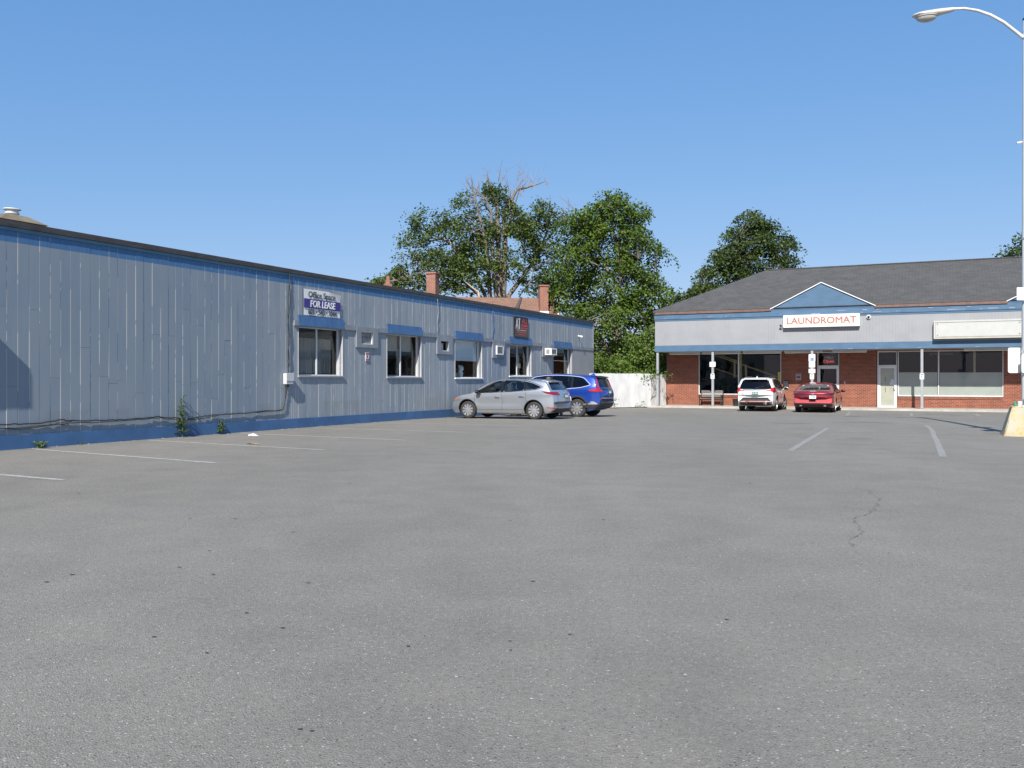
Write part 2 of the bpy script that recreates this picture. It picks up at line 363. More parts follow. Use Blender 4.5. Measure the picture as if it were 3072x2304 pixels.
MT = dict(
    asphalt=asphalt_mat(), line=worn_paint_mat(), line2=worn_paint_mat((0.33,0.325,0.30), 0.42), tar=mat("tar", (0.048,0.048,0.048), 0.8), siding=siding_mat(),
    blue=mat("blue_paint", (0.0465, 0.1085, 0.2077), 0.6, var=0.22, scale=2.5, stretch=(1,1,0.4), bmp=0.1),
    bluebase=mat("blue_skirt_paint", (0.0491, 0.1227, 0.2549), 0.6, var=0.18, scale=1.5, bmp=0.1),
    blue2=mat("faded_blue_paint", (0.0650, 0.1310, 0.2150), 0.6, var=0.13, scale=1.6, stretch=(1,1,2), bmp=0.1),
    grey=mat("grey_trim_paint", (0.2232, 0.2449, 0.2666), 0.65, var=0.14, scale=2.5, bmp=0.1),
    grey2=mat("pale_grey_paint", (0.2781, 0.2848, 0.2982), 0.65, var=0.07, scale=1.2, bmp=0.08),
    jamb=mat("pale_jamb_paint", (0.3825, 0.3889, 0.4080), 0.6, var=0.08),
    roofedge=mat("dark_flashing", (0.060,0.052,0.050), 0.6, var=0.3, scale=2.0),
    tarroof=mat("tar_roof", (0.05,0.05,0.05), 0.9, var=0.3),
    white=mat("white_paint", (0.74,0.74,0.72), 0.5, var=0.06), alu=mat("aluminium", (0.55,0.56,0.57), 0.35, 0.6, var=0.08),
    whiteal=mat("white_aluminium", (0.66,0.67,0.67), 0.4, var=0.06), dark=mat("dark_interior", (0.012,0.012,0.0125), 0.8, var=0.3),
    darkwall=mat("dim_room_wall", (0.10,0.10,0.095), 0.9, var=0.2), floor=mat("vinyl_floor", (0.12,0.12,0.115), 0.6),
    glass=glass("window_glass", (0.90,0.92,0.915), 0.55), glassgreen=glass("greenish_glass", (0.72,0.83,0.79)),
    brick=brick_mat(), brickold=brick_mat("chimney_brick", (0.2700, 0.0975, 0.0562), (0.25,0.085,0.055), (0.38,0.32,0.27)),
    shingle=shingle_mat("grey_shingle", (0.0843, 0.0834, 0.0808), (0.064,0.063,0.062)),
    shinglebr=shingle_mat("brown_shingle", (0.235,0.135,0.095), (0.185,0.105,0.075)),
    gutter=mat("brown_drip_edge", (0.1488, 0.0899, 0.0713), 0.6, var=0.22, scale=4),
    conc=concrete_mat("concrete", (0.42,0.40,0.36)), yellow=chipped_mat(),
    black=mat("black_plastic", (0.022,0.022,0.023), 0.55, var=0.2), blackgloss=mat("black_gloss", (0.012,0.012,0.013), 0.15, var=0.1),
    rubber=mat("tyre_rubber", (0.032,0.031,0.030), 0.85, var=0.3, scale=8), rim=mat("alloy", (0.62,0.62,0.63), 0.3, 0.75, var=0.08),
    chrome=mat("chrome", (0.78,0.78,0.80), 0.12, 1.0, var=0.03),
    fence=mat("white_fence_paint", (0.6584, 0.6534, 0.6385), 0.7, var=0.13, scale=2.2, stretch=(1,1,0.5), bmp=0.1),
    bark=mat("grey_bark", (0.1894, 0.1606, 0.1320), 0.9, var=0.4, scale=5, stretch=(1,1,0.3), bmp=0.6),
    barkpale=mat("dead_pale_wood", (0.42,0.35,0.27), 0.9, var=0.3, scale=4, bmp=0.4),
    leafdense=leaf_mat("maple_leaf", (0.05, 0.098, 0.011), (0.11, 0.17, 0.02)),
    leafdull=leaf_mat("thin_maple_leaf", (0.052, 0.088, 0.019), (0.106, 0.15, 0.029)),
    leafdark=leaf_mat("dark_leaf", (0.037, 0.068, 0.017), (0.082, 0.118, 0.026)),
    leafbush=leaf_mat("bush_leaf", (0.07, 0.13, 0.022), (0.135, 0.2, 0.036)),
    leafweed=leaf_mat("weed_leaf", (0.0978, 0.1610, 0.0517), (0.150,0.205,0.070)),
    red=mat("red_letters", (0.42,0.05,0.055), 0.5), pink=mat("faded_red_letters", (0.37,0.125,0.165), 0.6, var=0.15, scale=5),
    cream=mat("cream_sign_face", (0.6880, 0.6278, 0.4816), 0.5, var=0.05), navy=mat("navy_print", (0.045,0.035,0.20), 0.5, var=0.08),
    ink=mat("grey_print", (0.045,0.055,0.075), 0.6), signface=mat("blank_sign_face", (0.4618, 0.4618, 0.4368), 0.45, var=0.05),
    tan=mat("tan_sign_edge", (0.33,0.30,0.22), 0.6), green=mat("green_print", (0.06,0.26,0.17), 0.5), hblue=mat("access_blue", (0.03,0.14,0.42), 0.5),
    galv=mat("galvanised_steel", (0.56,0.565,0.555), 0.55, 0.0, var=0.15, scale=3, stretch=(1,1,0.3)),
    post=mat("grey_post_paint", (0.3100, 0.3224, 0.3410), 0.55, var=0.08), wood=mat("weathered_wood", (0.15,0.135,0.125), 0.8, var=0.3, scale=6, stretch=(0.3,3,3)),
    brownwood=mat("brown_slat_wood", (0.20,0.115,0.075), 0.7, var=0.3, scale=6, stretch=(0.3,3,3)),
    pine=mat("pine_rail", (0.72,0.54,0.26), 0.6, var=0.12), shade=mat("pale_shade", (0.74,0.83,0.86), 0.7, var=0.04),
    blind=mat("cream_blind", (0.40,0.385,0.33), 0.8, var=0.1), curtain=mat("grey_curtain", (0.27,0.275,0.265), 0.9, var=0.25, scale=3, stretch=(6,6,0.3)),
    silver=paint_mat("silver_paint", (0.4690, 0.4961, 0.5322), 0.75, 0.36), carblue=paint_mat("blue_car_paint", (0.010,0.052,0.32), 0.35, 0.35),
    carwhite=paint_mat("white_car_paint", (0.74,0.74,0.73), 0.0, 0.35), carred=paint_mat("red_car_paint", (0.2424, 0.0039, 0.0100), 0.45, 0.35),
    carglass=glass("car_glass", (0.76,0.80,0.79)), privacy=glass("privacy_glass", (0.36,0.38,0.39), 0.9),
    tail=mat("red_lens", (0.45,0.008,0.012), 0.12, coat=1.0, var=0.2, scale=20), clear=mat("clear_lens", (0.70,0.70,0.70), 0.1, 0.3, coat=1.0), amber=mat("amber_lens", (0.40,0.12,0.04), 0.15, coat=1.0),
    taildark=mat("dark_red_lens", (0.20,0.006,0.012), 0.12, coat=1.0, var=0.2, scale=20), smoke=mat("smoked_lens", (0.035,0.012,0.014), 0.1, coat=1.0), seat=mat("grey_seat_cloth", (0.075,0.075,0.078), 0.9, var=0.15, scale=8),
    plateg=mat("green_plate", (0.03,0.16,0.09), 0.4), platew=mat("white_plate", (0.68,0.70,0.68), 0.4),
    skin=mat("skin", (0.58,0.36,0.26), 0.55, var=0.08), hair=mat("sandy_hair", (0.62,0.45,0.30), 0.7, var=0.25, scale=20), shirt=mat("pale_shirt", (0.45,0.44,0.42), 0.85),
    trousers=mat("dark_trousers", (0.04,0.045,0.06), 0.85), lens=mat("lamp_lens", (0.42,0.41,0.38), 0.25, coat=0.5), lampgrey=mat("lamp_housing", (0.52,0.50,0.46), 0.5, 0.2),
    cable=mat("black_cable", (0.03,0.03,0.033), 0.6), boxplastic=mat("grey_box_plastic", (0.52,0.53,0.53), 0.6, var=0.06), paper=mat("crumpled_paper", (0.66,0.66,0.70), 0.7),
    dryleaf=mat("dry_leaf", (0.35,0.22,0.10), 0.8), bottleg=mat("green_bottle", (0.03,0.19,0.08), 0.15, coat=0.5), bottleb=mat("brown_bottle", (0.06,0.03,0.015), 0.15, coat=0.5),
    orange=mat("orange_cap", (0.55,0.24,0.04), 0.5), yel=mat("yellow_sticker", (0.70,0.55,0.04), 0.5), film=mat("window_paper", (0.50,0.505,0.47), 0.8, var=0.06, scale=1.5),
    grime=concrete_mat("chimney_cap_mortar", (0.1800, 0.1500, 0.1020), 0.4), housewall=mat("pale_house_wall", (0.58,0.62,0.64), 0.7, var=0.06), soil=concrete_mat("soil", (0.10,0.085,0.06)),
    tube=mat("lamp_diffuser", (0.74,0.74,0.69), 0.5, var=0.04), neon=emit_mat("red_neon", (0.75,0.06,0.04), 0.45), neonp=emit_mat("pink_neon", (0.40,0.16,0.20), 0.25),
)
M_ = MT

# ------------------------------------------------------------------ ground
def sstep(t):
    t = max(0.0, min(1.0, t)); return t*t*(3-2*t)
def g(x, y): return -0.15*sstep((y-30)/13.0)
gx = [-400,-150,-60,-30,-20,-12,-6,-2,2,6,10,14,18,24,32,50,150,400]
gy = [-300,-80,-20,-5,0,4,8,12,16,20,24,28] + [30+i for i in range(0,14)] + [46,50,56,64,80,120,250,600]
mb = MB()
for y in gy:
    for x in gx: mb.v.append((x, y, g(x,y)))
nx = len(gx)
for j in range(len(gy)-1):
    for i in range(nx-1): mb.f.append((j*nx+i, j*nx+i+1, (j+1)*nx+i+1, (j+1)*nx+i)); mb.m.append(0)
lot = tag(ob("parking_lot", mb, M_['asphalt']), kind='structure')

def ribbon(pts, width, dz=0.004, mbx=None):
    """flat painted strip along pts (x,y); width number or list"""
    mbx = mbx or MB(); P = []
    for i in range(len(pts)-1):
        n = 8
        for k in range(n + (i == len(pts)-2)):
            q = k/n; P.append((pts[i][0]*(1-q)+pts[i+1][0]*q, pts[i][1]*(1-q)+pts[i+1][1]*q))
    vs = []
    for i, (x, y) in enumerate(P):
        a = P[max(i-1,0)]; b = P[min(i+1,len(P)-1)]; d = Vector((b[0]-a[0], b[1]-a[1])).normalized(); nn = Vector((-d.y, d.x))
        ww = width*(1+random.uniform(-.10,.10))
        for s in (-1, 1): vs.append((x+nn.x*ww/2*s, y+nn.y*ww/2*s, g(x,y)+dz))
    fs = [(2*i, 2*i+1, 2*i+3, 2*i+2) for i in range(len(P)-1)]
    return mbx.add(vs, fs)
LINES = [([(-8.5,13.55),(-6.28,12.35)],.11), ([(-9.65,17.85),(-5.02,14.91)],.11), ([(-8.42,20.48),(-3.76,17.67)],.11), ([(-7.12,23.15),(-2.46,20.52)],.11),
         ([(-5.82,25.85),(-1.19,23.6)],.11), ([(-4.5,28.95),(0.2,27.1)],.11), ([(-3.3,31.6),(-1.0,30.6)],.10),
         ([(5.50,17.46),(9.15,25.6)],.12), ([(12.75,27.2),(12.0,25.3),(11.3,23.7),(10.6,22.2),(9.9,20.6),(7.85,16.08)],.12), ([(8.0,24.0),(12.35,22.4)],.05),
         ([(13.7,36.2),(16.3,42.6)],.11), ([(16.3,36.0),(18.4,40.7)],.12), ([(18.7,35.3),(20.7,39.4)],.12)]
for k, (pts, wd) in enumerate(LINES): ob("painted_line", ribbon(pts, wd), M_['line'] if k < 7 else M_['line2'], lot)
# tar drops, flattened scraps and the crack
mb = MB()
def blob(x, y, a, b, ang, dz=0.005):
    n = 9; vs = []
    for i in range(n):
        q = 2*math.pi*i/n; r = random.uniform(.7,1.15); u = a*math.cos(q)*r; v = b*math.sin(q)*r
        vs.append((x+u*math.cos(ang)-v*math.sin(ang), y+u*math.sin(ang)+v*math.cos(ang), g(x,y)+dz))
    mb.add(vs, [tuple(range(n))])
for px, py in [(237,1480),(538,1703),(461,1912),(847,1885),(640,1725),(216,1725),(140,1747),(740,1840),(570,1557),(785,1540),(705,1557),(880,1597),(628,1653),(925,1750),(620,1960),(1530,1562),(1600,1745),(1710,1905),(1530,1925),(1225,1940),(900,2190),(935,2195),(1350,1460),(1490,1460),(1810,1560),(2250,1450),(2800,1360),(2180,1860),(1050,1450),(1290,1600)]:
    Z = 1.4*2649/(py-1140); s = Z/8
    blob((px-1536)/2649*Z, Z, random.uniform(.010,.020)*s+.006, random.uniform(.005,.012)*s+.003, random.uniform(-.4,.4))
for _ in range(30):
    y = random.uniform(4, 30); x = random.uniform(-.5,.5)*y
    blob(x, y, random.uniform(.005,.013), random.uniform(.003,.009), random.uniform(0,3))
ob("tar_spot", mb, M_['tar'], lot)
cr = [(2.85,7.42),(2.98,7.75),(3.22,8.1),(3.30,8.37),(3.38,8.7),(3.49,8.94),(3.9,9.5),(4.15,10.0),(4.29,10.3),(4.40,10.8),(4.53,11.17),(4.4,11.4)]
mb = MB(); P = []
for a, b in zip(cr[:-1], cr[1:]):
    for k in range(7): q = k/7; P.append((a[0]*(1-q)+b[0]*q+random.uniform(-.028,.028), a[1]*(1-q)+b[1]*q+random.uniform(-.02,.02)))
for a, b in zip(P[:-1], P[1:]):
    if random.random() < .72: ribbon([a, b], random.uniform(.003,.010), .0045, mb)
    if random.random() < .14: ribbon([b, (b[0]+random.uniform(-.16,.16), b[1]+random.uniform(-.12,.12))], .003, .0045, mb)
ob("crack", mb, mat('crack_dirt', (0.112,0.108,0.101), .9, var=.35, scale=30), lot)
mb = MB()
for (x, y, a, b) in [(9.0,28.6,.9,.10),(11.6,29.0,1.1,.10),(15.2,33.6,.7,.14),(19.0,38.3,1.2,.16),(16.7,38.0,.9,.14),(13.4,36.0,1.3,.12),(18.2,36.0,.5,.10),(7.2,21.6,.25,.06),(8.3,21.0,.3,.05),(8.2,25.3,.5,.10)]:
    blob(x, y, a, b, random.uniform(-.3,-.1), 0.003)
ob("oil_stain", mb, mat("oil_stain", (0.105,0.104,0.102), 0.8, var=0.3, scale=4), lot)
# strip of dust and crumbs at the foot of the long wall, lawn behind
def wpt(s, off=0.0): return (-10.147+.4306*s+.9025*off, 17.5+.9025*s-.4306*off)
mb = MB(); vs = []
for i in range(140):
    s = -5 + i*.28; o = random.uniform(.10,.34)
    a = wpt(s, -.02); b = wpt(s, o); vs += [(a[0],a[1],g(*a)+.003), (b[0],b[1],g(*b)+.003)]
mb.add(vs, [(2*i,2*i+1,2*i+3,2*i+2) for i in range(139)])
tag(ob("dirt_strip", mb, mat("sandy_dirt", (0.20,0.185,0.16), 0.95, var=0.3, scale=9), lot), kind='structure')
mb = MB()
for _ in range(170):
    s = random.uniform(-3,26); o = abs(random.gauss(0,.16))+.02; p = wpt(s,o); r = random.uniform(.006,.020)
    mb.ell((p[0],p[1],g(*p)+r*.4), (r*random.uniform(.7,1.4),r,r*.6), n=4)
tag(ob("crumbs", mb, mat("paint_crumbs", (0.30,0.285,0.255), 0.9, var=0.4, scale=30), lot), kind='stuff')

# ------------------------------------------------------------------ long building (left)
LB = tag(emp("long_building", (-10.147,17.5,0), math.atan2(.9025,.4306)), "long low flat-roofed building of grey-blue vertical boards with blue bands", "building")
S0, S1, ZT, DEPTH = -9.0, 33.78, 4.47, 16.0
# openings: (s0,s1,z0,z1)
WIN = [(9.10,11.23,1.49,2.98),(13.72,15.93,1.47,2.98),(18.43,20.68,1.45,2.98),(23.27,25.59,1.54,2.98),(28.21,30.59,1.1,2.98)]
VEN = [(11.91,13.12,2.45,2.99,12.17,12.83,2.56,2.94),(16.99,18.18,2.37,2.99,17.26,17.86,2.49,2.86),(21.59,22.75,2.33,2.96,21.85,22.50,2.46,2.86),(26.81,28.18,2.50,2.96,27.05,27.75,2.58,2.91)]
OPEN = WIN + [(v[4],v[5],v[6],v[7]) for v in VEN]
edges = sorted({e for o in OPEN for e in o[:2]} | {S0, 8.88, 30.62, S1})
br = []
for a, b in zip(edges[:-1], edges[1:]):
    x = a
    while x < b-1e-6:
        wdt = random.uniform(.225,.255) if x < 8.8 else random.choice([.10,.14,.14,.2,.2,.26])
        e = x+wdt
        if b-e < .07: e = b
        br.append((x, e)); x = e
mb = MB(); UV = []
for bi, (x0, x1) in enumerate(br):
    ops = sorted([o for o in OPEN if o[0] < x1-.01 and o[1] > x0+.01], key=lambda o: o[2])
    spans = []; z = 0.05
    for o in ops: spans.append((z, o[2])); z = o[3]
    spans.append((z, ZT))
    for z0, z1 in spans:
        cuts = [z0, z1]
        if x0 < 8.7 and z1-z0 > 3:
            if random.random() < .55: cuts = [z0, random.uniform(.9,3.6), z1]
        for ci, (za, zb) in enumerate(zip(cuts[:-1], cuts[1:])):
            pr = random.uniform(0,.004)
            bow = random.uniform(-.002,.004)
            y0 = -pr; gap = .0015
            nz = 5
            vs = []
            for k in range(nz+1):
                zz = za+(zb-za)*k/nz + (.004 if (k == 0 and ci) else 0); yy = y0 - bow*math.sin(math.pi*k/nz)
                vs += [(x0+gap/2, yy+.003, zz), (x0+gap/2+.003, yy, zz), (x1-gap/2-.003, yy, zz), (x1-gap/2, yy+.003, zz), (x1-gap/2, .05, zz), (x0+gap/2, .05, zz)]
            fs = []
            for k in range(nz):
                for q in range(6): fs.append((k*6+q, k*6+(q+1)%6, (k+1)*6+(q+1)%6, (k+1)*6+q))
            fs += [(5,4,3,2,1,0), tuple(nz*6+q for q in range(6))]
            o = len(mb.v); mb.add(vs, fs)
            for f in fs:
                for i in f: UV.append((vs[i][0]-x0, bi*1.0+ci*.37+.11))
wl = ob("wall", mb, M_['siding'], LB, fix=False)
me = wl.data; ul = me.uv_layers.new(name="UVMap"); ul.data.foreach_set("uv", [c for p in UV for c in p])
# backing, side walls, interior shell
mb = MB()
def back(x0, x1, z0, z1): mb.box(x0, x1, .052, .10, z0, z1)
for a, b in zip(edges[:-1], edges[1:]):
    ops = sorted([o for o in OPEN if o[0] < b-.01 and o[1] > a+.01], key=lambda o: o[2]); z = -.3
    for o in ops: back(a, b, z, o[2]-.002); z = o[3]+.002
    back(a, b, z, ZT)
mb.box(S0, S1, .11, DEPTH, -.25, -.05); mb.box(S0, S1, 5.0, 5.1, 0, ZT); mb.box(S0, S1, DEPTH-.1, DEPTH, -.25, ZT)
mb.box(S0, S0+.1, .12, DEPTH-.12, 0, ZT); mb.box(S1-.12, S1-.02, .12, DEPTH-.12, -.25, ZT)
for s in (11.6, 16.4, 21.1, 26.2): mb.box(s, s+.1, .12, 4.98, 0, ZT)
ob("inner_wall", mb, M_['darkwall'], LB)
mb = MB().box(S1-.018, S1+.012, .055, DEPTH, -.3, ZT); ob("end_wall", mb, M_['grey'], LB)
mb = MB().box(S1+.0, S1+.035, -.03, .05, .0, ZT-.02); ob("corner_board", mb, M_['grey'], LB)
mb = MB().box(30.66, S1-.06, -.030, -.016, 1.0, 2.965); ob("flat_panel", mb, M_['grey2'], LB)
mb = MB().box(S0, S1+.05, -.05, DEPTH, ZT, ZT+.05); ob("roof", mb, M_['tarroof'], LB)
mb = MB()
for i in range(14):
    a = S0+i*3.06; b = min(a+3.055, S1+.06); dz = random.uniform(-.008,.008)
    mb.box(a, b, -.026, -.016, ZT-.005+dz, ZT+.12+dz)
    mb.box(a, b, -.0155, .1, ZT+.055+dz, ZT+.118+dz)
ob("roof_edge", mb, M_['roofedge'], LB)
ob("trim_strip", MB().box(S0, S1+.03, -.0235, -.014, ZT-.075, ZT-.008), mat("teal_trim", (0.075,0.165,0.235), 0.6), LB)
mb = MB()
x = S0
while x < S1: 
    e = min(x+4.88, S1+.02); mb.box(x+.003, e-.003, -.045, -.014, -.3, .285); x = e
ob("skirt_board", mb, M_['bluebase'], LB)
# ledge trim between the awnings and vent panels
led = []; x = 8.88
blocks = sorted([(o[0]-.03,o[1]+.03) for o in WIN]+[(v[0],v[1]) for v in VEN])
mb = MB(); 
for a, b in blocks:
    if a > x+.02: ob("ledge", MB().box(x, a-.002, -.055, -.012, 2.98, 3.13), M_['grey'], LB)
    x = max(x, b)+.002
mb.box(x, S1-.01, -.055, -.012, 2.98, 3.13)
ob("ledge", mb, M_['grey'], LB)
for i, v in enumerate(VEN):
    mb = MB(); y0, y1 = -.062, -.012
    mb.box(v[0], v[4], y0, y1, v[2], v[3]+.12); mb.box(v[5], v[1], y0, y1, v[2], v[3]+.12)
    mb.box(v[4], v[5], y0, y1, v[2], v[6]); mb.box(v[4], v[5], y0, y1, v[7], v[3]+.12)
    pnl = ob("vent_panel", mb, M_['grey'], LB)
    if i == 0:
        mb = MB()
        for k in range(9): mb.box(v[4]+.01, v[5]-.01, .0+.004*k%2, .02, v[6]+.02+k*.04, v[6]+.052+k*.04)
        mb.box(v[4], v[5], .025, .035, v[6], v[7]); ob("louver", mb, M_['curtain'], pnl)
        mb = MB(); t_ = .025
        mb.box(v[4],v[4]+t_,-.03,.01,v[6],v[7]); mb.box(v[5]-t_,v[5],-.03,.01,v[6],v[7]); mb.box(v[4]+t_,v[5]-t_,-.03,.01,v[6],v[6]+t_); ob("frame", mb, M_['whiteal'], pnl)
    if i == 1:
        mb = MB().rbox(v[4]+.04, v[5]-.12, .12, .4, v[6]+.03, v[7]-.06, .01); o_ = ob("cooler_back", mb, M_['boxplastic'], pnl)
        mb = MB().box(v[4],v[5],-.01,.03,v[6],v[6]+.025); ob("frame", mb, M_['whiteal'], pnl)
# windows
REC = .165
def frame_mb(a, b, z0, z1, y, w=.05, d=.05, mull=(), hmull=()):
    mb = MB(); mb.box(a, a+w, y, y+d, z0, z1); mb.box(b-w, b, y, y+d, z0, z1); mb.box(a+w, b-w, y, y+d, z0, z0+w); mb.box(a+w, b-w, y, y+d, z1-w, z1)
    for m in mull: mb.box(m-w*.6, m+w*.6, y-.004, y+d-.006, z0+w, z1-w)
    for h in hmull: mb.box(a+w, b-w, y-.003, y+d-.004, h-w*.4, h+w*.4)
    return mb
for i, (a, b, z0, z1) in enumerate(WIN):
    mull = {0: [10.17], 1: [14.83], 3: [24.43]}.get(i, [])
    win = ob("window", frame_mb(a, b, z0+.04, z1, REC, .036 if i in (0,1,3) else .026, .05, mull, [2.36] if i == 4 else []), M_['whiteal'], LB)
    gm = MB().box(a+.03, b-.03, REC+.022, REC+.028, z0+.06, z1-.03)
    ob("pane", gm, M_['glassgreen'] if i == 4 else M_['glass'], win)
    mb = MB(); mb.box(a-.012, a, -.02, REC+.05, z0, z1); mb.box(b, b+.012, -.022, REC+.05, z0, z1); mb.box(a, b, -.02, REC+.05, z1-.015, z1)
    ob("reveal", mb, M_['jamb'], win)
    mb = MB().rbox(a-.03, b+.03, -.055, REC, z0-.015, z0+.04, .008); ob("sill", mb, M_['white'] if i > 1 else M_['grey2'], win)
    # painted board awning: leans out at its foot
    mb = MB(); n = max(6, int((b-a)/.14))
    aw0, aw1 = a-.02, b+.02
    for k in range(n):
        x0 = aw0+(aw1-aw0)*k/n; x1 = aw0+(aw1-aw0)*(k+1)/n-.004; j = random.uniform(0,.006)
        mb.add([(x0,-.035-j,3.30),(x1,-.035-j,3.30),(x1,-.013,3.30),(x0,-.013,3.30),(x0,-.07-j,2.985),(x1,-.07-j,2.985),(x1,-.013,2.985),(x0,-.013,2.985)],
               [(0,1,2,3),(4,7,6,5),(0,4,5,1),(1,5,6,2),(2,6,7,3),(3,7,4,0)])
    ob("awning", mb, M_['bluebase'], LB)
    if i == 0:
        mb = MB(); pts = []
        for q in range(54):
            x = a+.10+q*.0355; pts.append((x, REC+.16+.03*math.sin(q*1.7)+.012*math.sin(q*.6)))
        mb.add([(x,y,z0+.1) for x,y in pts]+[(x,y,z1-.32) for x,y in pts], [(k,k+1,55+k,54+k) for k in range(53)]); ob("curtain", mb, M_['curtain'], win)
    if i == 1:
        mb = MB()
        for k in range(15):
            for (x0, x1) in ((a+.06, 14.74), (14.93, b-.30)): mb.box(x0, x1, REC+.09, REC+.096, 2.40+k*.036, 2.432+k*.036)
        ob("blind", mb, M_['blind'], win)
        mb = MB().tube([(14.80+.05*math.sin(q/9*3.14), REC+.14, z0+.12+q*.1) for q in range(10)], .055, 8); ob("curtain", mb, M_['blind'], win)
    if i == 2:
        mb = MB()
        mb.box(a+.03, b-.05, REC+.055, REC+.06, 2.16, 2.96); ob("blind", mb, M_['shade'], win)
        mb = MB().box(a+.02, b-.02, REC+.06, REC+.5, z0+.0, z0+.05); ob("inner_sill", mb, M_['white'], win)
    if i == 3:
        pass
# curb-side chimney on the roof
CH = ob("chimney", MB().box(-.62,.62,-.46,.46,-.6,.0).box(.64,.78,-.30,-.1,-.25,-.04), M_['brickold'], LB, loc=(.95,1.0,4.73)); CH.scale = (.84,.84,.9)
mb = MB(); mb.add([(-.66,-.5,0.003),(.66,-.5,0.003),(.66,.5,0.003),(-.66,.5,0.003),(-.25,-.2,.20),(.3,-.2,.18),(.3,.2,.18),(-.25,.2,.20)], [(0,1,5,4),(1,2,6,5),(2,3,7,6),(3,0,4,7),(4,5,6,7)])
ob("mortar_cap", mb, M_['grime'], CH)
mb = MB().lathe([(.15,.17),(.15,.22),(.17,.225),(.17,.25),(.15,.255),(.15,.31),(.21,.325),(.20,.345),(0,.35)], 16); ob("flue", mb, M_['galv'], CH, smooth=40)

LBM = Matrix.Translation((-10.147,17.5,0)) @ Matrix.Rotation(math.atan2(.9025,.4306), 4, 'Z')
LBR = math.atan2(.9025,.4306)
def lw(s, y, z): return tuple(LBM @ Vector((s,y,z)))
# window clutter seen in the third window
o = tag(emp("plush_toy", lw(19.62,.42,1.50), LBR), "pale plush toy sitting inside the window with the blue shade", "toy")
ob("body", MB().ell((0,0,.14),(.15,.11,.15)), M_['shade'], o, smooth=180); ob("head", MB().ell((0.02,-.02,.36),(.13,.11,.12)).ell((-.09,0,.46),(.04,.03,.05)).ell((.12,0,.46),(.04,.03,.05)), M_['shade'], o, smooth=180)
o = tag(ob("yellow_ball", MB().ell((0,0,.11),(.11,.11,.11)), mat("yellow_ball", (.45,.40,.06), .6), loc=lw(19.15,.42,1.50), smooth=180), "yellow ball on the inner sill beside the pale plush toy", "ball")
# air conditioners
def ac(s, z0, yf, wdt, hgt, label, ang=0, deep=.5):
    o = tag(emp("air_conditioner", lw(s, 0, z0), LBR), label, "air conditioner", "window air conditioners in the long wall")
    ob("casing", MB().rbox(-wdt/2, wdt/2, yf+.03, deep, 0, hgt, .012), M_['white'], o)
    mb = MB(); e = .05
    mb.box(-wdt/2, -wdt/2+e, yf, yf+.028, 0, hgt); mb.box(wdt/2-e, wdt/2, yf, yf+.028, 0, hgt); mb.box(-wdt/2+e, wdt/2-e, yf, yf+.028, 0, e); mb.box(-wdt/2+e, wdt/2-e, yf, yf+.028, hgt-e, hgt)
    ob("face_frame", mb, M_['white'], o)
    mb = MB(); n = 11
    for k in range(n): mb.box(-wdt/2+e, wdt/2-e, yf+.008, yf+.02, e+k*(hgt-2*e)/n+.004, e+(k+.6)*(hgt-2*e)/n)
    mb.box(-wdt/2+e, wdt/2-e, yf+.021, yf+.027, e, hgt-e)
    ob("grille", mb, M_['curtain'], o); return o
ac(22.17, 2.47, -.12, .62, .38, "white air conditioner sitting nearly flush in its wall panel, left of the black sign")
o = ac(27.40, 2.585, -.40, .66, .32, "white air conditioner jutting out of the wall between the last two windows")
ob("side_vent", MB().box(-.334, -.328, -.30, -.12, .05, .27), M_['curtain'], o)
# lease banner
BN = tag(emp("lease_banner", lw(10.18, -.03, 3.70), LBR), "white and navy office space for lease banner above the first window", "banner")
mb = MB(); nxb, nzb = 24, 12; vs = []
for j in range(nzb+1):
    for i in range(nxb+1):
        u = i/nxb; v = j/nzb; x = -.875+1.75*u; z = -.385+.77*v; y = -.004*math.sin(u*9+v*3)-.006
        d = (u-.90)*1.0+(v-.74)*.9
        if d > 0: y -= d*.22; z -= d*.22; x -= d*.10
        vs.append((x, y, z))
mb.add(vs, [(j*(nxb+1)+i, j*(nxb+1)+i+1, (j+1)*(nxb+1)+i+1, (j+1)*(nxb+1)+i) for j in range(nzb) for i in range(nxb)])
ob("sheet", mb, M_['white'], BN, smooth=180, fix=False)
ob("navy_band", MB().box(-.872,.872,-.028,-.016,-.17,.10), M_['navy'], BN)
ob("lettering", text_mb("FOR LEASE", .28, facing(0,-.033,-.045), .003, .90, .006, .08), M_['white'], BN)
mb = text_mb("Office Space", .25, facing(-.03,-.030,.225), .003, 1.04, .004); mb = text_mb("603 • 543 • 1044", .225, facing(0,-.024,-.283), .003, .90, .004, mb=mb)
ob("lettering", mb, M_['ink'], BN)
# black trade sign
BS = tag(emp("black_sign", lw(24.4, -.03, 3.77), LBR), "tall black sign with white AT and red ALL above a window", "sign")
bmx = MB().rbox(-.72,.72,-.05,.012,-.46,.45,.02); ob("board", bmx, M_['blackgloss'], BS)
mb = MB()
mb.add([(-.64,-.056,-.10),(-.57,-.056,-.10),(-.47,-.056,.36),(-.52,-.056,.36)], [(0,1,2,3)]).add([(-.47,-.0561,.36),(-.52,-.0561,.36),(-.42,-.0561,-.10),(-.35,-.0561,-.10)], [(0,1,2,3)])
mb.box(-.56,-.42,-.058,-.054,.03,.07); mb.box(-.275,-.215,-.058,-.054,-.10,.32); mb.prism([(-.36,.31),(-.33,.36),(-.2,.38),(-.13,.31),(-.2,.33),(-.3,.34)], -.058,-.054)
ob("white_letters", mb, M_['white'], BS)
mb = text_mb("ALL", .30, facing(.32,-.056,.25), .003, 1.15, 0)
random.seed(3)
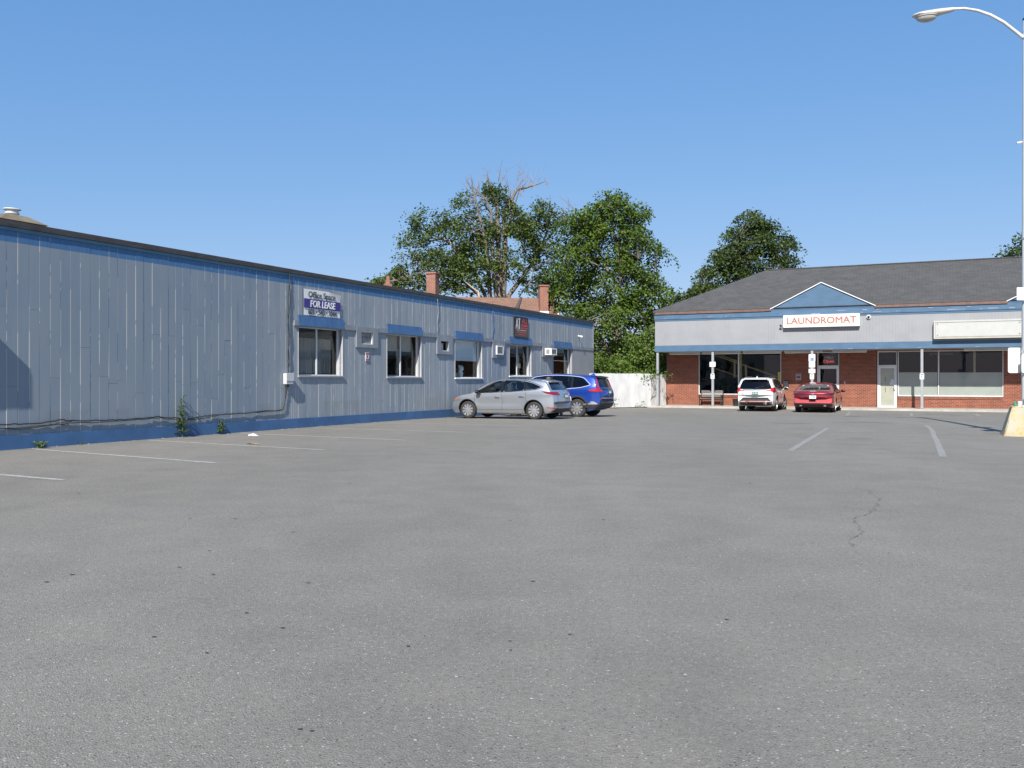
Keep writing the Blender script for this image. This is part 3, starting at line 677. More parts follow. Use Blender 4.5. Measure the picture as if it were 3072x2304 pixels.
for (z, x0, x1, h) in [(.07,-.05,.62,.09),(-.05,-.05,.62,.06),(-.24,-.5,.5,.055),(-.34,-.3,.3,.04)]:
    x = x0
    while x < x1:
        e = x+random.uniform(.04,.08); mb.box(x, min(e,x1), -.058,-.053, z-h/2, z+h/2); x = e+.02
ob("red_letters", mb, M_['red'], BS)
ob("divider", MB().box(-.5,.5,-.057,-.053,-.16,-.145), M_['white'], BS)
# small notice, utility box, cables, light
o = tag(emp("wall_notice", lw(12.54,-.02,2.16), LBR), "small red and white notice below the louvered vent panel", "notice")
ob("sheet", MB().box(-.10,.10,-.012,0,-.14,.14), M_['white'], o); ob("print", MB().box(-.095,.095,-.016,-.0125,.06,.13).box(-.095,.095,-.016,-.0125,-.13,-.06), M_['pink'], o); ob("print", MB().box(-.04,.03,-.017,-.0127,-.01,.04).box(-.06,.06,-.017,-.0127,-.03,-.018), M_['ink'], o)
o = tag(emp("utility_box", lw(8.56,-.02,1.28), LBR), "small pale grey utility box on the boards between two cables", "utility box")
ob("box", MB().rbox(-.15,.15,-.13,0,0,.31,.012), M_['boxplastic'], o); ob("cover", MB().rbox(-.16,.16,-.145,-.131,.09,.32,.006), M_['boxplastic'], o)
ob("conduit_stub", MB().tube([(0,-.06,-.08),(0,-.06,-.002)], .03, 8), M_['cable'], o)
def cab(pts, r, wob=.012, y=-.045, mbx=None):
    P = []
    for i in range(len(pts)-1):
        for k in range(7):
            q = k/7; P.append(lw(pts[i][0]*(1-q)+pts[i+1][0]*q+random.uniform(-wob,wob)*.6, y+random.uniform(-.008,.008), pts[i][1]*(1-q)+pts[i+1][1]*q+random.uniform(-wob,wob)*.6))
    P.append(lw(pts[-1][0], y, pts[-1][1])); return (mbx or MB()).tube(P, r, 6)
mb = cab([(8.68,4.46),(8.66,4.2),(8.60,3.8),(8.60,3.2),(8.68,2.6),(8.60,2.2),(8.62,1.61)], .013)
mb = cab([(8.66,4.3),(8.70,3.6),(8.61,3.1),(8.62,2.4),(8.66,1.9),(8.6,1.61)], .010, mbx=mb)
tag(ob("hanging_cable", mb, M_['cable'], smooth=180), "black cables hanging from the roof edge down to the utility box", "cable")
main = [(8.55,1.19),(8.52,1.0),(8.42,.60),(8.30,.54),(7.2,.52),(6.4,.51),(5.5,.49),(4.8,.44),(3.9,.53),(3.4,.50),(2.6,.50),(1.63,.53),(1.3,.56),(.9,.52),(0,.51),(-1.5,.47),(-3,.5)]
mb = cab(main, .013, .02)
mb = cab([(8.50,1.19),(8.47,.8),(8.40,.56),(6.0,.50),(5.2,.42),(4.6,.42),(3.9,.50),(2.9,.47),(1.5,.47),(.6,.42),(-.5,.44),(-3,.45)], .009, .02, mbx=mb)
mb = cab([(1.6,.53),(1.1,.47),(.3,.43),(-.8,.48),(-3,.41)], .008, .02, mbx=mb)
tag(ob("low_cable", mb, M_['cable'], smooth=180), "black cables strung low along the boards from the utility box", "cable")
tag(ob("thin_cable", cab([(17.03,4.4),(17.1,3.94),(17.0,3.5),(17.03,3.14)], .012), M_['grey'], smooth=180), "thin grey cable down the boards to the small open vent panel", "cable")
tag(ob("thin_cable", cab([(21.59,4.3),(21.63,3.6),(21.50,3.12)], .014), M_['bluebase'], smooth=180), "thin cable ending above the flush white air conditioner", "cable")
o = tag(emp("security_light", lw(31.54,-.02,3.69), LBR), "small white security light near the far end of the long wall", "light")
ob("mount", MB().lathe([(.05,0),(.05,.04),(.02,.05)], 10, M=Matrix.Rotation(R(90),4,'X')), M_['white'], o); ob("head", MB().tube([(0,-.04,0),(0,-.16,-.03),(0,-.24,-.06)], [.02,.05,.065], 10), M_['white'], o, smooth=40)
# cabinet on the wall just beyond the left edge (its shadow reaches into view)
o = tag(emp("wall_cabinet", lw(-1.44,-.02,2.35), LBR), "grey metal cabinet fixed to the long wall, beyond the frame's edge", "cabinet")
ob("box", MB().rbox(-.55,.42,-.37,0,-.0,.80,.015), M_['grey'], o); ob("door", MB().rbox(-.5,.38,-.385,-.371,.05,.75,.008), M_['grey2'], o)
ob("bracket", MB().tube([(.30,-.01,-.25),(.30,-.30,-.01)], .02, 6), M_['galv'], o)
# weeds at the wall foot
def weed(name, s, off, h, n, label, spread=.16, seed=1, leafl=.14):
    rr = random.Random(seed); x0, y0 = wpt(s, off)
    o = tag(emp(name, (x0,y0,g(x0,y0))), label, "weed", "weeds at the foot of the long wall")
    st = MB(); lf = MB()
    for k in range(n):
        a = rr.uniform(0,6.28); hh = h*rr.uniform(.55,1) if k else h
        lean = rr.uniform(.2,1)*spread if k else spread*.15
        pts = [(lean*q*q*math.cos(a)+rr.uniform(-.01,.01), lean*q*q*math.sin(a)+rr.uniform(-.01,.01), hh*q) for q in (0,.25,.5,.75,1)]
        st.tube(pts, [.010,.009,.007,.005,.003], 5)
        m = int(9*hh/.5)+4
        for i in range(m):
            q = rr.uniform(.1,.97); b = rr.uniform(0,6.28); L = leafl*(1.15-q*.75)*rr.uniform(.7,1.2)
            px, py, pz = lean*q*q*math.cos(a), lean*q*q*math.sin(a), hh*q
            d = Vector((math.cos(b), math.sin(b), rr.uniform(.1,.8))).normalized(); sd = d.cross(Vector((0,0,1))).normalized()*L*.17
            p0 = Vector((px,py,pz)); p1 = p0+d*L*.55; p2 = p0+d*L+Vector((0,0,-L*.3))
            lf.add([p0, p1+sd+Vector((0,0,.004)), p2, p1-sd, p1-Vector((0,0,.012))], [(0,4,1),(4,2,1),(0,3,4),(3,2,4)])
    ob("stem", st, M_['leafweed'], o); ob("leaves", lf, M_['leafweed'], o, fix=False); return o
weed("tall_weed", 4.62, .10, 1.05, 4, "tall leggy green weed against the boards under the low cables", .12, 3, .24)
weed("small_weed", 5.93, .10, .36, 7, "short leafy weed right of the tall one at the wall foot", .16, 5, .20)
weed("low_weed", .78, .16, .15, 8, "low sprawling weed at the wall by the start of a parking line", .24, 8, .17)
weed("weed_sprout", 1.78, .06, .07, 3, "tiny weed sprout at the foot of the blue skirt board", .05, 9, .06)
# litter
bm = bmesh.new(); bmesh.ops.create_icosphere(bm, subdivisions=2, radius=1)
for v in bm.verts: v.co = Vector((v.co.x*.13, v.co.y*.09, max(-.002, v.co.z*.05)))*random.uniform(.7,1.25)
tag(ob("paper_scrap", MB().bm(bm), M_['paper'], loc=(-6.45,22.0,.01)), "crumpled white paper scrap on the asphalt near the parking lines", "litter"); bm.free()
mb = MB(); mb.add([(-.10,-.02,.006),(0,-.05,.03),(.12,0,.008),(.02,.05,.035)], [(0,1,2,3)]); mb.add([(.05,.02,.02),(.14,.04,.006),(.18,.1,.02),(.08,.09,.03)], [(0,1,2,3)])
tag(ob("dry_leaf", mb, M_['dryleaf'], loc=(-5.68,19.17,.004), fix=False), "brown curled dry leaf lying beside a parking line", "leaf")

def slope_uv(o):
    """uv in metres: u along the eave, v up the slope"""
    me = o.data; ul = me.uv_layers.new(name="UVMap")
    for p in me.polygons:
        n = p.normal; h = Vector((0,0,1)).cross(n)
        h = h.normalized() if h.length > 1e-3 else Vector((1,0,0)); u = n.cross(h)
        for li in p.loop_indices:
            c = me.vertices[me.loops[li].vertex_index].co; ul.data[li].uv = (c.dot(h), c.dot(u))

# ------------------------------------------------------------------ laundromat building (right)
FR = math.atan2(-.4306,.9025)
FM = Matrix.Translation((8.1,50.0,0)) @ Matrix.Rotation(FR,4,'Z')
def fw(u, y, z): return tuple(FM @ Vector((u,y,z)))
LM = tag(emp("laundromat_building", (8.1,50.0,0), FR), "single-storey brick building with grey and blue canopy and dark hip roof", "building")
UE, D = 25.0, 10.7
# canopy
mb = MB(); u = 0.0
while u < UE:
    e = min(u+.1525, UE); j = random.uniform(0,.003); mb.box(u+.0011, e-.0011, -.0-j*.6, .10, 3.335, 4.70); u = e
mb.box(.0, .10, .103, D, 3.335, 4.70)
ob("canopy_siding", mb, M_['grey2'], LM)
mb = MB(); mb.box(-.012, UE, -.016, .10, 2.99, 3.332); mb.box(-.012, .10, .102, D, 2.99, 3.332); ob("lower_band", mb, M_['blue2'], LM)
mb = MB(); mb.box(-.012, UE, -.016, .10, 4.703, 4.80); mb.box(-.03, UE, -.045, .10, 4.803, 5.12); mb.box(-.012,.10,.102,D,4.703,5.12); ob("upper_band", mb, M_['blue2'], LM)
mb = MB()
for _ in range(34):  # flaked paint along the step
    u = random.uniform(.5,22); z = random.choice([4.86,4.87,4.88,4.99]); L = random.uniform(.04,.45) if u > 9 or random.random() < .4 else .05
    mb.box(u, u+L, -.049, -.046, z, z+random.uniform(.008,.022))
for _ in range(7):
    u = random.uniform(9,22); z = 3.0+random.uniform(0,.03); mb.box(u, u+random.uniform(.05,.4), -.020, -.017, z, z+.012)
ob("flaked_paint", mb, M_['jamb'], LM)
GAB = [(6.41,8.94,11.51),(17.46,20.0,22.55)]
for a, b in ((-.06,6.40),(11.52,17.45),(22.56,UE)):
    mb = MB(); u = a
    while u < b-1e-3: e = min(u+3.05,b); dz = random.uniform(-.006,.006); mb.box(u, e-.003, -.10, .06, 5.085+dz, 5.255+dz); u = e
    ob("drip_edge", mb, M_['gutter'], LM)
ob("drip_edge", MB().box(-.10,-.035,.07,D,5.09,5.25), M_['gutter'], LM)
mb = MB(); rz0, rz1, run = 5.235, 7.94, 5.35
V = [(-.12,-.12,rz0),(UE,-.12,rz0),(UE,D+.12,rz0),(-.12,D+.12,rz0),(run,run,rz1),(UE-run,run,rz1)]
mb.add(V, [(0,1,5,4),(1,2,5),(2,3,4,5),(3,0,4)])
rf = ob("roof", mb, M_['shingle'], LM); slope_uv(rf)
mb = MB()
for i in range(60):
    q = i/60; q2 = (i+.92)/60
    for (P, Q) in ((V[0],V[4]),):
        a = Vector(P).lerp(Vector(Q), q); b = Vector(P).lerp(Vector(Q), q2); d = (b-a); s = Vector((d.y,-d.x,0)).normalized()*.13
        mb.add([a+s+Vector((0,0,-.055)), b+s+Vector((0,0,-.055)), b+Vector((0,0,.03)), a+Vector((0,0,.03)), a-s+Vector((0,0,-.055)), b-s+Vector((0,0,-.055))], [(0,1,2,3),(3,2,5,4)])
mb.box(run, UE-run, run-.12, run+.12, rz1-.03, rz1+.022)
ob("ridge_cap", mb, M_['shingle'], rf)
slope_uv(bpy.data.objects["ridge_cap"])
for (a, p, b) in GAB:
    gb = ob("gable", MB().prism([(a,5.125),(b,5.125),(b,5.20),(p,6.47),(a,5.20)], -.05, .05), M_['blue2'], LM)
    back_y = (6.47-rz0)/(rz1-rz0)*(run+.12)-.12
    mb = MB().add([(a-.06,-.10,5.19),(p,-.10,6.50),(p,back_y+.2,6.50),(a-.06,.12,5.19)], [(0,1,2,3)]).add([(b+.06,-.10,5.19),(p,-.10,6.50),(p,back_y+.2,6.50),(b+.06,.12,5.19)], [(0,3,2,1)])
    gr = ob("gable_roof", mb, M_['shingle'], gb); slope_uv(gr)
    mb = MB(); t_ = .045
    for (x0, x1) in ((a-.06,p),(b+.06,p)):
        mb.prism([(x0,5.165),(x1,6.475),(x1,6.475+t_),(x0,5.165+t_)], -.118,-.052)
    ob("rake_trim", mb, M_['white'], gb)
    ob("seam", MB().box(a+.1,b-.1,-.056,-.051,5.135,5.15), M_['bluebase'], gb)
mb = MB()
for z in (5.74,5.82,5.90): mb.box(7.72,8.2+random.uniform(-.1,.1),-.055,-.0512,z,z+.012)
ob("peeled_patch", mb, M_['bluebase'], bpy.data.objects["gable"])
mb = MB().box(.0, UE, .102, 2.02, 2.985, 3.02); ob("soffit", mb, mat("soffit_board", (0.30,0.29,0.27), 0.8), LM)
lt = [(.6,2.35),(2.5,4.6),(4.75,6.8),(6.95,8.9),(9.4,11.1),(15.6,18.0)]
for a, b in lt: 
    f_ = ob("strip_light", MB().box(a,b,.82,.95,2.895,2.983), M_['whiteal'], LM); ob("diffuser", MB().rbox(a+.02,b-.02,.78,.99,2.84,2.893,.012), M_['tube'], f_)
# brick wall with openings at y=2
YB = 2.0
OPB = [(1.99,6.61,.60,2.93),(8.48,9.65,-.06,2.93),(11.51,12.50,-.06,2.93),(12.50,17.41,.58,2.93),(19.5,24.0,.6,2.93)]
mb = MB(); x = .11
for (a, b, z0, z1) in OPB:
    if a > x: mb.box(x, a, YB, YB+.2, -.30, 2.985)
    if z0 > 0: mb.box(a, b, YB, YB+.2, -.30, z0-.05)
    mb.box(a, b, YB, YB+.2, z1, 2.985); x = b
mb.box(x, UE, YB, YB+.2, -.3, 2.985); mb.box(.11,.31,YB+.2,D,-.3,2.985); mb.box(.31,UE,D-.2,D,-.3,2.985)
bw = ob("brick_wall", mb, M_['brick'], LM)
mb = MB(); 
for (a, b) in ((1.99,6.61),(12.50,17.41)):
    x = a
    while x < b-.02: e = min(x+.072,b); mb.box(x+.004, e-.004, YB-.035, YB+.15, .435 if a<5 else .415, .548 if a<5 else .528); x = e
ob("sill_course", mb, M_['brick'], LM)
# rooms behind the glass
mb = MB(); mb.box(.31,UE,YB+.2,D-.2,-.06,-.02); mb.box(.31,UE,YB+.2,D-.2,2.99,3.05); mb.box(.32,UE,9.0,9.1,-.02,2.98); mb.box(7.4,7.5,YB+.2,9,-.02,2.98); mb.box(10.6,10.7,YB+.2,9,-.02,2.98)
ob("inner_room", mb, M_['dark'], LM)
def store(nm, a, b, z0, z1, mulls, y=YB+.06):
    wf = ob("window", frame_mb(a, b, z0-.05, z1, y, .05, .07, mulls), M_['whiteal'], LM)
    ob("pane", MB().box(a+.04,b-.04,y+.03,y+.036,z0-.01,z1-.04), M_['glass'], wf); return wf
w1 = store("w", 1.99, 6.61, .62, 2.93, [4.27])
w2 = store("w", 12.53, 17.41, .60, 2.93, [14.47])
w3 = store("w", 19.5, 24.0, .62, 2.93, [21.7])
# paper screen on the inside of the right window
mb = MB().box(12.58,14.42,YB+.12,YB+.125,.60,1.80).box(14.52,17.36,YB+.12,YB+.125,.60,1.785); ob("paper_screen", mb, M_['film'], w2)
ob("paper_mullion", MB().box(16.06,16.17,YB+.10,YB+.14,1.79,2.9), M_['tan'], w2)
# doors
def door(a, b, y=YB+.05):
    d = ob("door", frame_mb(a, b, -.05, 2.11, y, .10, .05), M_['whiteal'], LM)
    mb = MB(); mb.box(a-.055,a-.003,y-.03,y+.09,-.055,2.93); mb.box(b+.003,b+.03,y-.03,y+.09,-.055,2.93); mb.box(a-.003,b+.003,y-.03,y+.09,2.115,2.19); mb.box(a-.003,b+.003,y-.03,y+.09,2.87,2.93)
    ob("door_frame", mb, M_['whiteal'], d)
    ob("transom", MB().box(a,b,y+.02,y+.026,2.19,2.87), M_['glass'], d); ob("pane", MB().box(a+.095,b-.095,y+.02,y+.026,.05,2.01), M_['glass'], d)
    ob("handle", MB().tube([(b-.06,y,.86),(b-.06,y-.07,.88),(b-.10,y-.08,.95),(b-.10,y-.08,1.08),(b-.06,y-.07,1.16),(b-.06,y,1.18)], .016, 8), M_['alu'], d, smooth=180)
    return d
d1 = door(8.56, 9.60); d2 = door(11.60, 12.46)
ob("push_bar", MB().box(8.68,9.5,YB+.03,YB+.06,1.13,1.19), M_['alu'], d1)
ob("paper_cover", MB().box(11.70,12.36,YB+.085,YB+.089,.06,2.0), mat("tan_paper", (0.60,0.56,0.47), 0.9, var=0.07), d2)
ob("closed_note", MB().box(12.14,12.35,YB+.062,YB+.066,1.14,1.30).box(12.2,12.34,YB+.062,YB+.066,1.31,1.42), M_['paper'], d2)
mb = MB()
for (x, z) in ((11.92,1.32),(11.92,.75),(12.2,1.60)): mb.box(x,x+.025,YB+.078,YB+.083,z,z+.25 if z < 1.5 else z+.04)
ob("tape_strip", mb, M_['ink'], d2)
# sidewalk + kerb
mb = MB(); u = -1.0
while u < UE: e = min(u+1.52, UE); mb.box(u+.006, e-.006, -.28+.0, YB, -.55, -.047); u = e
mb.box(-1.0, UE, -.27, YB, -.6, -.054)
sw = tag(ob("sidewalk", mb, M_['conc'], loc=(8.1,50.0,0), rz=FR), kind='structure')
# posts
for u in (.13, 3.25, 8.47, 13.71, 18.9):
    p_ = ob("post", MB().rbox(u-.062,u+.062,.04,.164,-.045,2.988,.006), M_['post'], LM)
    ob("post_foot", MB().box(u-.085,u+.085,.02,.19,-.046,-.02), mat("rusty_foot", (0.26,0.17,0.12), 0.8, var=.3, scale=20), p_)
# laundromat sign
o = tag(emp("laundromat_sign", fw(8.94,-.02,4.49), FR), "cream box sign reading LAUNDROMAT in faded red letters", "sign")
ob("box", MB().rbox(-1.89,1.89,-.235,0,-.325,.325,.012), M_['white'], o); ob("face", MB().box(-1.80,1.80,-.245,-.2355,-.25,.25), M_['cream'], o)
mb = text_mb("LAUNDROMAT", .475, facing(-.007,-.251,0), .004, 1.06)
mb = text_mb("LAUNDROMAT", .475, facing(.007,-.2502,0), .004, 1.06, mb=mb)
mb = text_mb("LAUNDROMAT", .475, facing(0,-.2506,.007), .004, 1.06, mb=mb)
ob("lettering", mb, M_['pink'], o)
o = tag(emp("spotlight", fw(6.98,-.03,4.24), FR), "small dark spotlight at the lower left corner of the laundromat sign", "light")
ob("arm", MB().tube([(0,0,-.1),(0,-.1,-.06),(-.02,-.16,0)], .015, 6), M_['black'], o); ob("head", MB().lathe([(.02,0),(.05,.03),(.06,.11)], 10, M=Matrix.Translation((-.02,-.15,0)) @ Matrix.Rotation(R(-50),4,'Y')), M_['black'], o)
# blank sign
o = tag(emp("blank_sign", fw(16.17,-.02,3.87), FR), "long blank white box sign above the papered shop window", "sign")
ob("box", MB().rbox(-1.93,1.93,-.26,0,-.44,.45,.01), M_['tan'], o)
ob("face", MB().box(-1.84,1.84,-.268,-.2605,-.34,.36), M_['signface'], o)
mb = MB(); mb.box(-1.93,1.93,-.29,-.2605,.365,.452); mb.box(-1.93,-1.86,-.285,-.2605,-.44,.363); mb.box(1.86,1.93,-.285,-.2605,-.44,.363); mb.box(-1.858,1.858,-.285,-.2605,-.44,-.40)
ob("frame", mb, M_['signface'], o)
mb = MB()
for x in (-1.76,1.76):
    for z in (-.26,.28): mb.box(x-.04,x+.04,-.272,-.2685,z-.006,z+.006).box(x-.008,x+.008,-.2725,-.269,z-.035,z+.035)
ob("clip", mb, M_['ink'], o)
# camera dome
o = tag(emp("dome_camera", fw(11.24,-.02,4.62), FR), "white dome security camera right of the laundromat sign", "camera")
ob("housing", MB().lathe([(.11,0),(.11,.05),(.085,.075)], 14, M=Matrix.Rotation(R(90),4,'X')), M_['white'], o); ob("eye", MB().ell((.0,-.08,0),(.065,.05,.065)), M_['blackgloss'], o, smooth=180)
# signs on the posts
def post_sign(u, z0, z1, wd, label, bands, y=.03, r=.03):
    o = tag(emp("post_sign", fw(u, y, (z0+z1)/2), FR), label, "sign", "small signs on the canopy posts"); h = (z1-z0)/2
    mb = MB(); bm = bmesh.new(); pts = []
    for cx, cz, a0 in ((wd/2-r,h-r,0),(-wd/2+r,h-r,90),(-wd/2+r,-h+r,180),(wd/2-r,-h+r,270)):
        for k in range(4): q = R(a0+k*30); pts.append((cx+r*math.cos(q), cz+r*math.sin(q)))
    mb.prism(pts, -.006, .004); ob("plate", mb, M_['white'], o)
    for (m, rects) in bands:
        mb = MB()
        for (x0,x1,a,b) in rects: mb.box(x0,x1,-.0095,-.0065,a,b)
        ob("print", mb, M_[m], o)
    return o
def dashes(x0, x1, z, h=.014, seed=1):
    rr = random.Random(seed); out = []; x = x0
    while x < x1: e = x+rr.uniform(.012,.03); out.append((x, min(e,x1), z-h/2, z+h/2)); x = e+.010
    return out
o = post_sign(8.47, 2.36, 2.76, .33, "wheelchair parking sign, topmost on the post by the laundromat door", [('green', dashes(-.10,.10,.11,.012,1)+dashes(-.10,.10,.08,.012,2)), ('hblue', [(-.08,.085,-.16,.0)])])
mb = MB(); mb.ell((-.012,-.0115,-.022),(.014,.003,.014)); mb.tube([(-.012,-.012,-.04),(-.008,-.012,-.085),(.03,-.012,-.085),(.045,-.012,-.13),(.062,-.012,-.125)], .0075, 6)
mb.tube([(-.022+.040*math.cos(R(q)),-.012,-.105+.040*math.sin(R(q))) for q in range(100,345,20)], .0065, 6); ob("wheelchair_symbol", mb, M_['white'], o)
post_sign(8.47, 2.06, 2.345, .31, "white sign with grey text just below the wheelchair sign", [('ink', dashes(-.11,.10,.09,.014,3)+dashes(-.10,.10,.02,.014,4)+dashes(-.05,.06,-.06,.014,5))])
post_sign(8.47, 1.76, 1.99, .33, "white sign with red print, third from top on the laundromat door post", [('pink', dashes(-.13,.13,.07,.02,6)+dashes(-.13,.13,.02,.016,7)+dashes(-.1,.1,-.045,.016,8))])
post_sign(8.47, 1.44, 1.73, .21, "small white and green sign, lowest on the laundromat door post", [('green', [(-.07,.07,.06,.11)]), ('ink', [(-.06,-.01,-.03,.01)])])
post_sign(3.25, 2.13, 2.40, .33, "white sign with two dark text lines on the post before the bench", [('ink', dashes(-.10,.10,.02,.02,9)+dashes(-.05,.05,-.06,.03,10))])
post_sign(3.25, 1.46, 1.75, .21, "small white and green sign low on the post before the bench", [('green', [(-.06,.07,.05,.12)]), ('ink', [(-.06,-.01,-.05,.0)])])
post_sign(13.71, 1.43, 1.73, .20, "small white and green sign on the post before the papered window", [('green', [(-.07,.07,.06,.115)]), ('ink', [(-.05,.0,-.02,.02)])])
# brick wall notice, ashtray box, door buzzer
o = tag(emp("brick_notice", fw(7.53,YB,1.57), FR), "grey and red notice on the bricks between window and laundromat door", "notice")
ob("plate", MB().box(-.14,.14,-.015,-.002,-.18,.18), M_['blind'], o); ob("print", MB().box(-.11,.11,-.019,-.0155,.09,.15).box(-.10,.10,-.019,-.0155,-.15,-.11), M_['pink'], o); ob("print", MB().box(-.1,.1,-.019,-.0155,-.06,.04), M_['ink'], o)
o = tag(emp("wall_ashtray", fw(6.88,YB,1.02), FR), "dark metal box on the bricks right of the staircase window", "ashtray")
ob("box", MB().rbox(-.14,.14,-.2,-.002,0,.22,.015), M_['black'], o); ob("hood", MB().prism([(-.15,.24),(.15,.24),(.10,.36),(-.10,.36)], -.19, -.003), M_['black'], o)
o = tag(emp("door_buzzer", fw(9.92,YB,1.27), FR), "tiny pale box on the bricks right of the laundromat door", "buzzer")
ob("box", MB().rbox(-.035,.035,-.04,-.002,-.06,.06,.006), M_['boxplastic'], o); ob("button", MB().box(-.014,.014,-.046,-.041,.01,.035), M_['ink'], o)
# bench
BNCH = tag(emp("park_bench", fw(2.88,1.35,-.047), FR), "weathered wooden bench against the bricks below the staircase window", "bench")
mb = MB().rbox(-.60,.60,.20,.24,.68,.86,.01).rbox(-.60,.60,.165,.205,.47,.64,.01); ob("backrest", mb, M_['wood'], BNCH)
mb = MB()
for k in range(4): mb.rbox(-.60,.60,-.26+k*.105,-.17+k*.105,.37,.405,.006)
ob("seat", mb, M_['brownwood'], BNCH)
for s in (-1,1):
    x = s*.61
    mb = MB(); mb.prism([(x-.025,0),(x+.025,0),(x+.025,.56),(x-.025,.56)], -.30,-.23); mb.prism([(x-.025,.0),(x+.025,.0),(x+.025,.84),(x-.025,.84)], .245,.29)
    mb.box(x-.03,x+.03,-.32,.24,.561,.60); mb.box(x-.022,x+.022,-.229,.243,.30,.36)
    ob("end_frame", mb, M_['black'], BNCH)
o = tag(emp("trash_can", fw(4.30,1.1,-.047), FR), "small black bin on the sidewalk, half hidden by the white car", "bin")
ob("bucket", MB().lathe([(.14,0),(.18,.36),(.19,.37),(.19,.40),(.17,.40)], 14), M_['black'], o, smooth=40); ob("rim", MB().lathe([(.185,.372),(.2,.38),(.185,.395)], 14), M_['black'], o)
# what shows through the staircase window
ST = tag(emp("staircase_railing", fw(3.2,4.2,0), FR), "pale timber staircase railing inside the laundromat window", "railing")
def rail(p, q, r=.045): return MB().tube([p,q], r, 4)
ob("handrail", rail((-.9,0,2.95),(4.6,0,.95)).tube([(-.9,0,3.1),(.55,0,2.52)],.035,4), M_['pine'], ST)
ob("bottom_rail", rail((-.9,0,2.15),(4.0,0,.40),.04), M_['pine'], ST)
for x, z0, z1, r in ((.42,1.55,2.6,.05),(.72,1.25,2.95,.12),(1.08,1.36,2.3,.05),(3.0,.6,1.62,.05),(3.25,.5,1.75,.09)): ob("baluster", MB().box(x-r,x+r,-.05,.05,z0,z1), M_['pine'], ST)
ob("stair_wall", MB().add([(-.9,.1,0),(4.9,.1,0),(-.9,.1,2.05),(-.9,.2,0),(4.9,.2,0),(-.9,.2,2.05)], [(0,1,2),(3,5,4),(0,3,4,1),(1,4,5,2),(2,5,3,0)]), mat("dim_blue_wall", (0.075,0.085,0.09), .9), ST)
def plant(pos, h, r, n, label, seed):
    rr = random.Random(seed); o = tag(emp("potted_plant", pos, FR), label, "plant")
    ob("pot", MB().lathe([(.10,0),(.14,.22),(.15,.23),(.12,.23)], 12), M_['bluebase'], o); lf = MB(); st = MB()
    for _ in range(n):
        d = Vector((rr.gauss(0,1), rr.gauss(0,1), rr.uniform(.2,2))).normalized(); c = Vector((0,0,.24))+d*rr.uniform(.15,1)*h
        c.x *= r; c.y *= r; a = Vector((rr.gauss(0,1),rr.gauss(0,1),rr.gauss(0,.5))).normalized()*.10; b = a.cross(d).normalized()*.035
        lf.add([c-a*.3,c+b,c+a,c-b], [(0,1,2,3)])
    for k in range(6): st.tube([(0,0,.22),(rr.uniform(-.2,.2)*r,rr.uniform(-.2,.2)*r,.24+h*.8)], .008, 4)
    ob("leaves", lf, M_['leafweed'], o, fix=False); ob("stem", st, M_['leafdark'], o)
plant(fw(3.15,3.0,.55), .6, .8, 120, "thin potted plant inside the staircase window behind the post", 4)
plant(fw(3.95,3.0,.55), .45, .7, 90, "low potted plant inside the staircase window near the mullion", 5)
tag(ob("plant_shelf", MB().box(-1.6,1.6,-.25,.25,.0,.04).box(-1.55,-1.5,-.2,.2,-.57,-.001).box(1.5,1.55,-.2,.2,-.57,-.001), M_['dark'], loc=fw(3.7,3.0,.51), rz=FR), "dark low shelf inside the staircase window carrying plants", "shelf")
o = tag(emp("yellow_sticker", fw(6.49,YB+.055,1.58), FR), "tall yellow sticker at the right edge of the staircase window", "sticker")
ob("sheet", MB().box(-.06,.06,-.004,.003,-.25,.25), M_['yel'], o); ob("print", MB().box(-.02,.02,-.006,-.0045,-.2,.2), M_['ink'], o)
o = tag(emp("neon_sign", fw(9.08,YB+.25,2.52), FR), "red and pink neon open sign hanging in the transom above the door", "neon sign")
ob("lettering", text_mb("Open", .22, facing(0,0,-.10), .012, 1.15, .004), M_['neon'], o)
mb = MB().tube([(-.22+.05*i, .0, .06+.07*abs(math.sin(i*.9))) for i in range(10)], .010, 6).tube([(.09*math.cos(q/8*6.28),0,.09+.07*math.sin(q/8*6.28)) for q in range(9)], .009, 6); ob("emblem", mb, M_['neonp'], o)
ob("backing", MB().box(-.28,.28,.02,.03,-.22,.2), M_['blackgloss'], o)
tag(ob("ceiling_lamp", MB().box(-.6,.6,-.06,.06,0,.05), M_['tube'], loc=fw(14.6,5.5,2.80), rz=FR), "dim ceiling strip lamp inside the papered shop", "lamp")

# ------------------------------------------------------------------ white board fence
def fence(p, q, label, ztop, seed):
    rr = random.Random(seed); a = Vector((*p,0)); b = Vector((*q,0)); L = (b-a).length; ang = math.atan2((b-a).y,(b-a).x)
    o = tag(emp("board_fence", (p[0],p[1],g(*p)), ang), label, "fence", "white board fences"); mb = MB(); x = 0
    while x < L-.02:
        wd = .092; z1 = ztop-g(*p)+rr.uniform(-.012,.012); j = rr.uniform(0,.006); e = min(x+wd, L)
        mb.add([(x+.003,-j,.04),(e-.003,-j,.04),(e-.003,-j,z1-.035),((x+e)/2+.02,-j,z1),((x+e)/2-.02,-j,z1),(x+.003,-j,z1-.035)]+[(x+.003,.02,.04),(e-.003,.02,.04),(e-.003,.02,z1-.035),((x+e)/2+.02,.02,z1),((x+e)/2-.02,.02,z1),(x+.003,.02,z1-.035)],
               [(0,1,2,3,4,5),(11,10,9,8,7,6)]+[((i+1)%6,i,6+i,6+(i+1)%6) for i in range(6)]); x = e
    ob("boards", mb, M_['fence'], o); ob("rail", MB().box(0,L,.022,.06,.35,.44).box(0,L,.022,.06,1.35,1.44), M_['fence'], o)
    for x in (.05, L/2, L-.05): ob("post", MB().box(x-.05,x+.05,.062,.16,0,1.7), M_['fence'], o)
    return o
fence((3.6,47.0), (7.86,50.04), "long white board fence between the long building and the bushes", 1.76, 1)
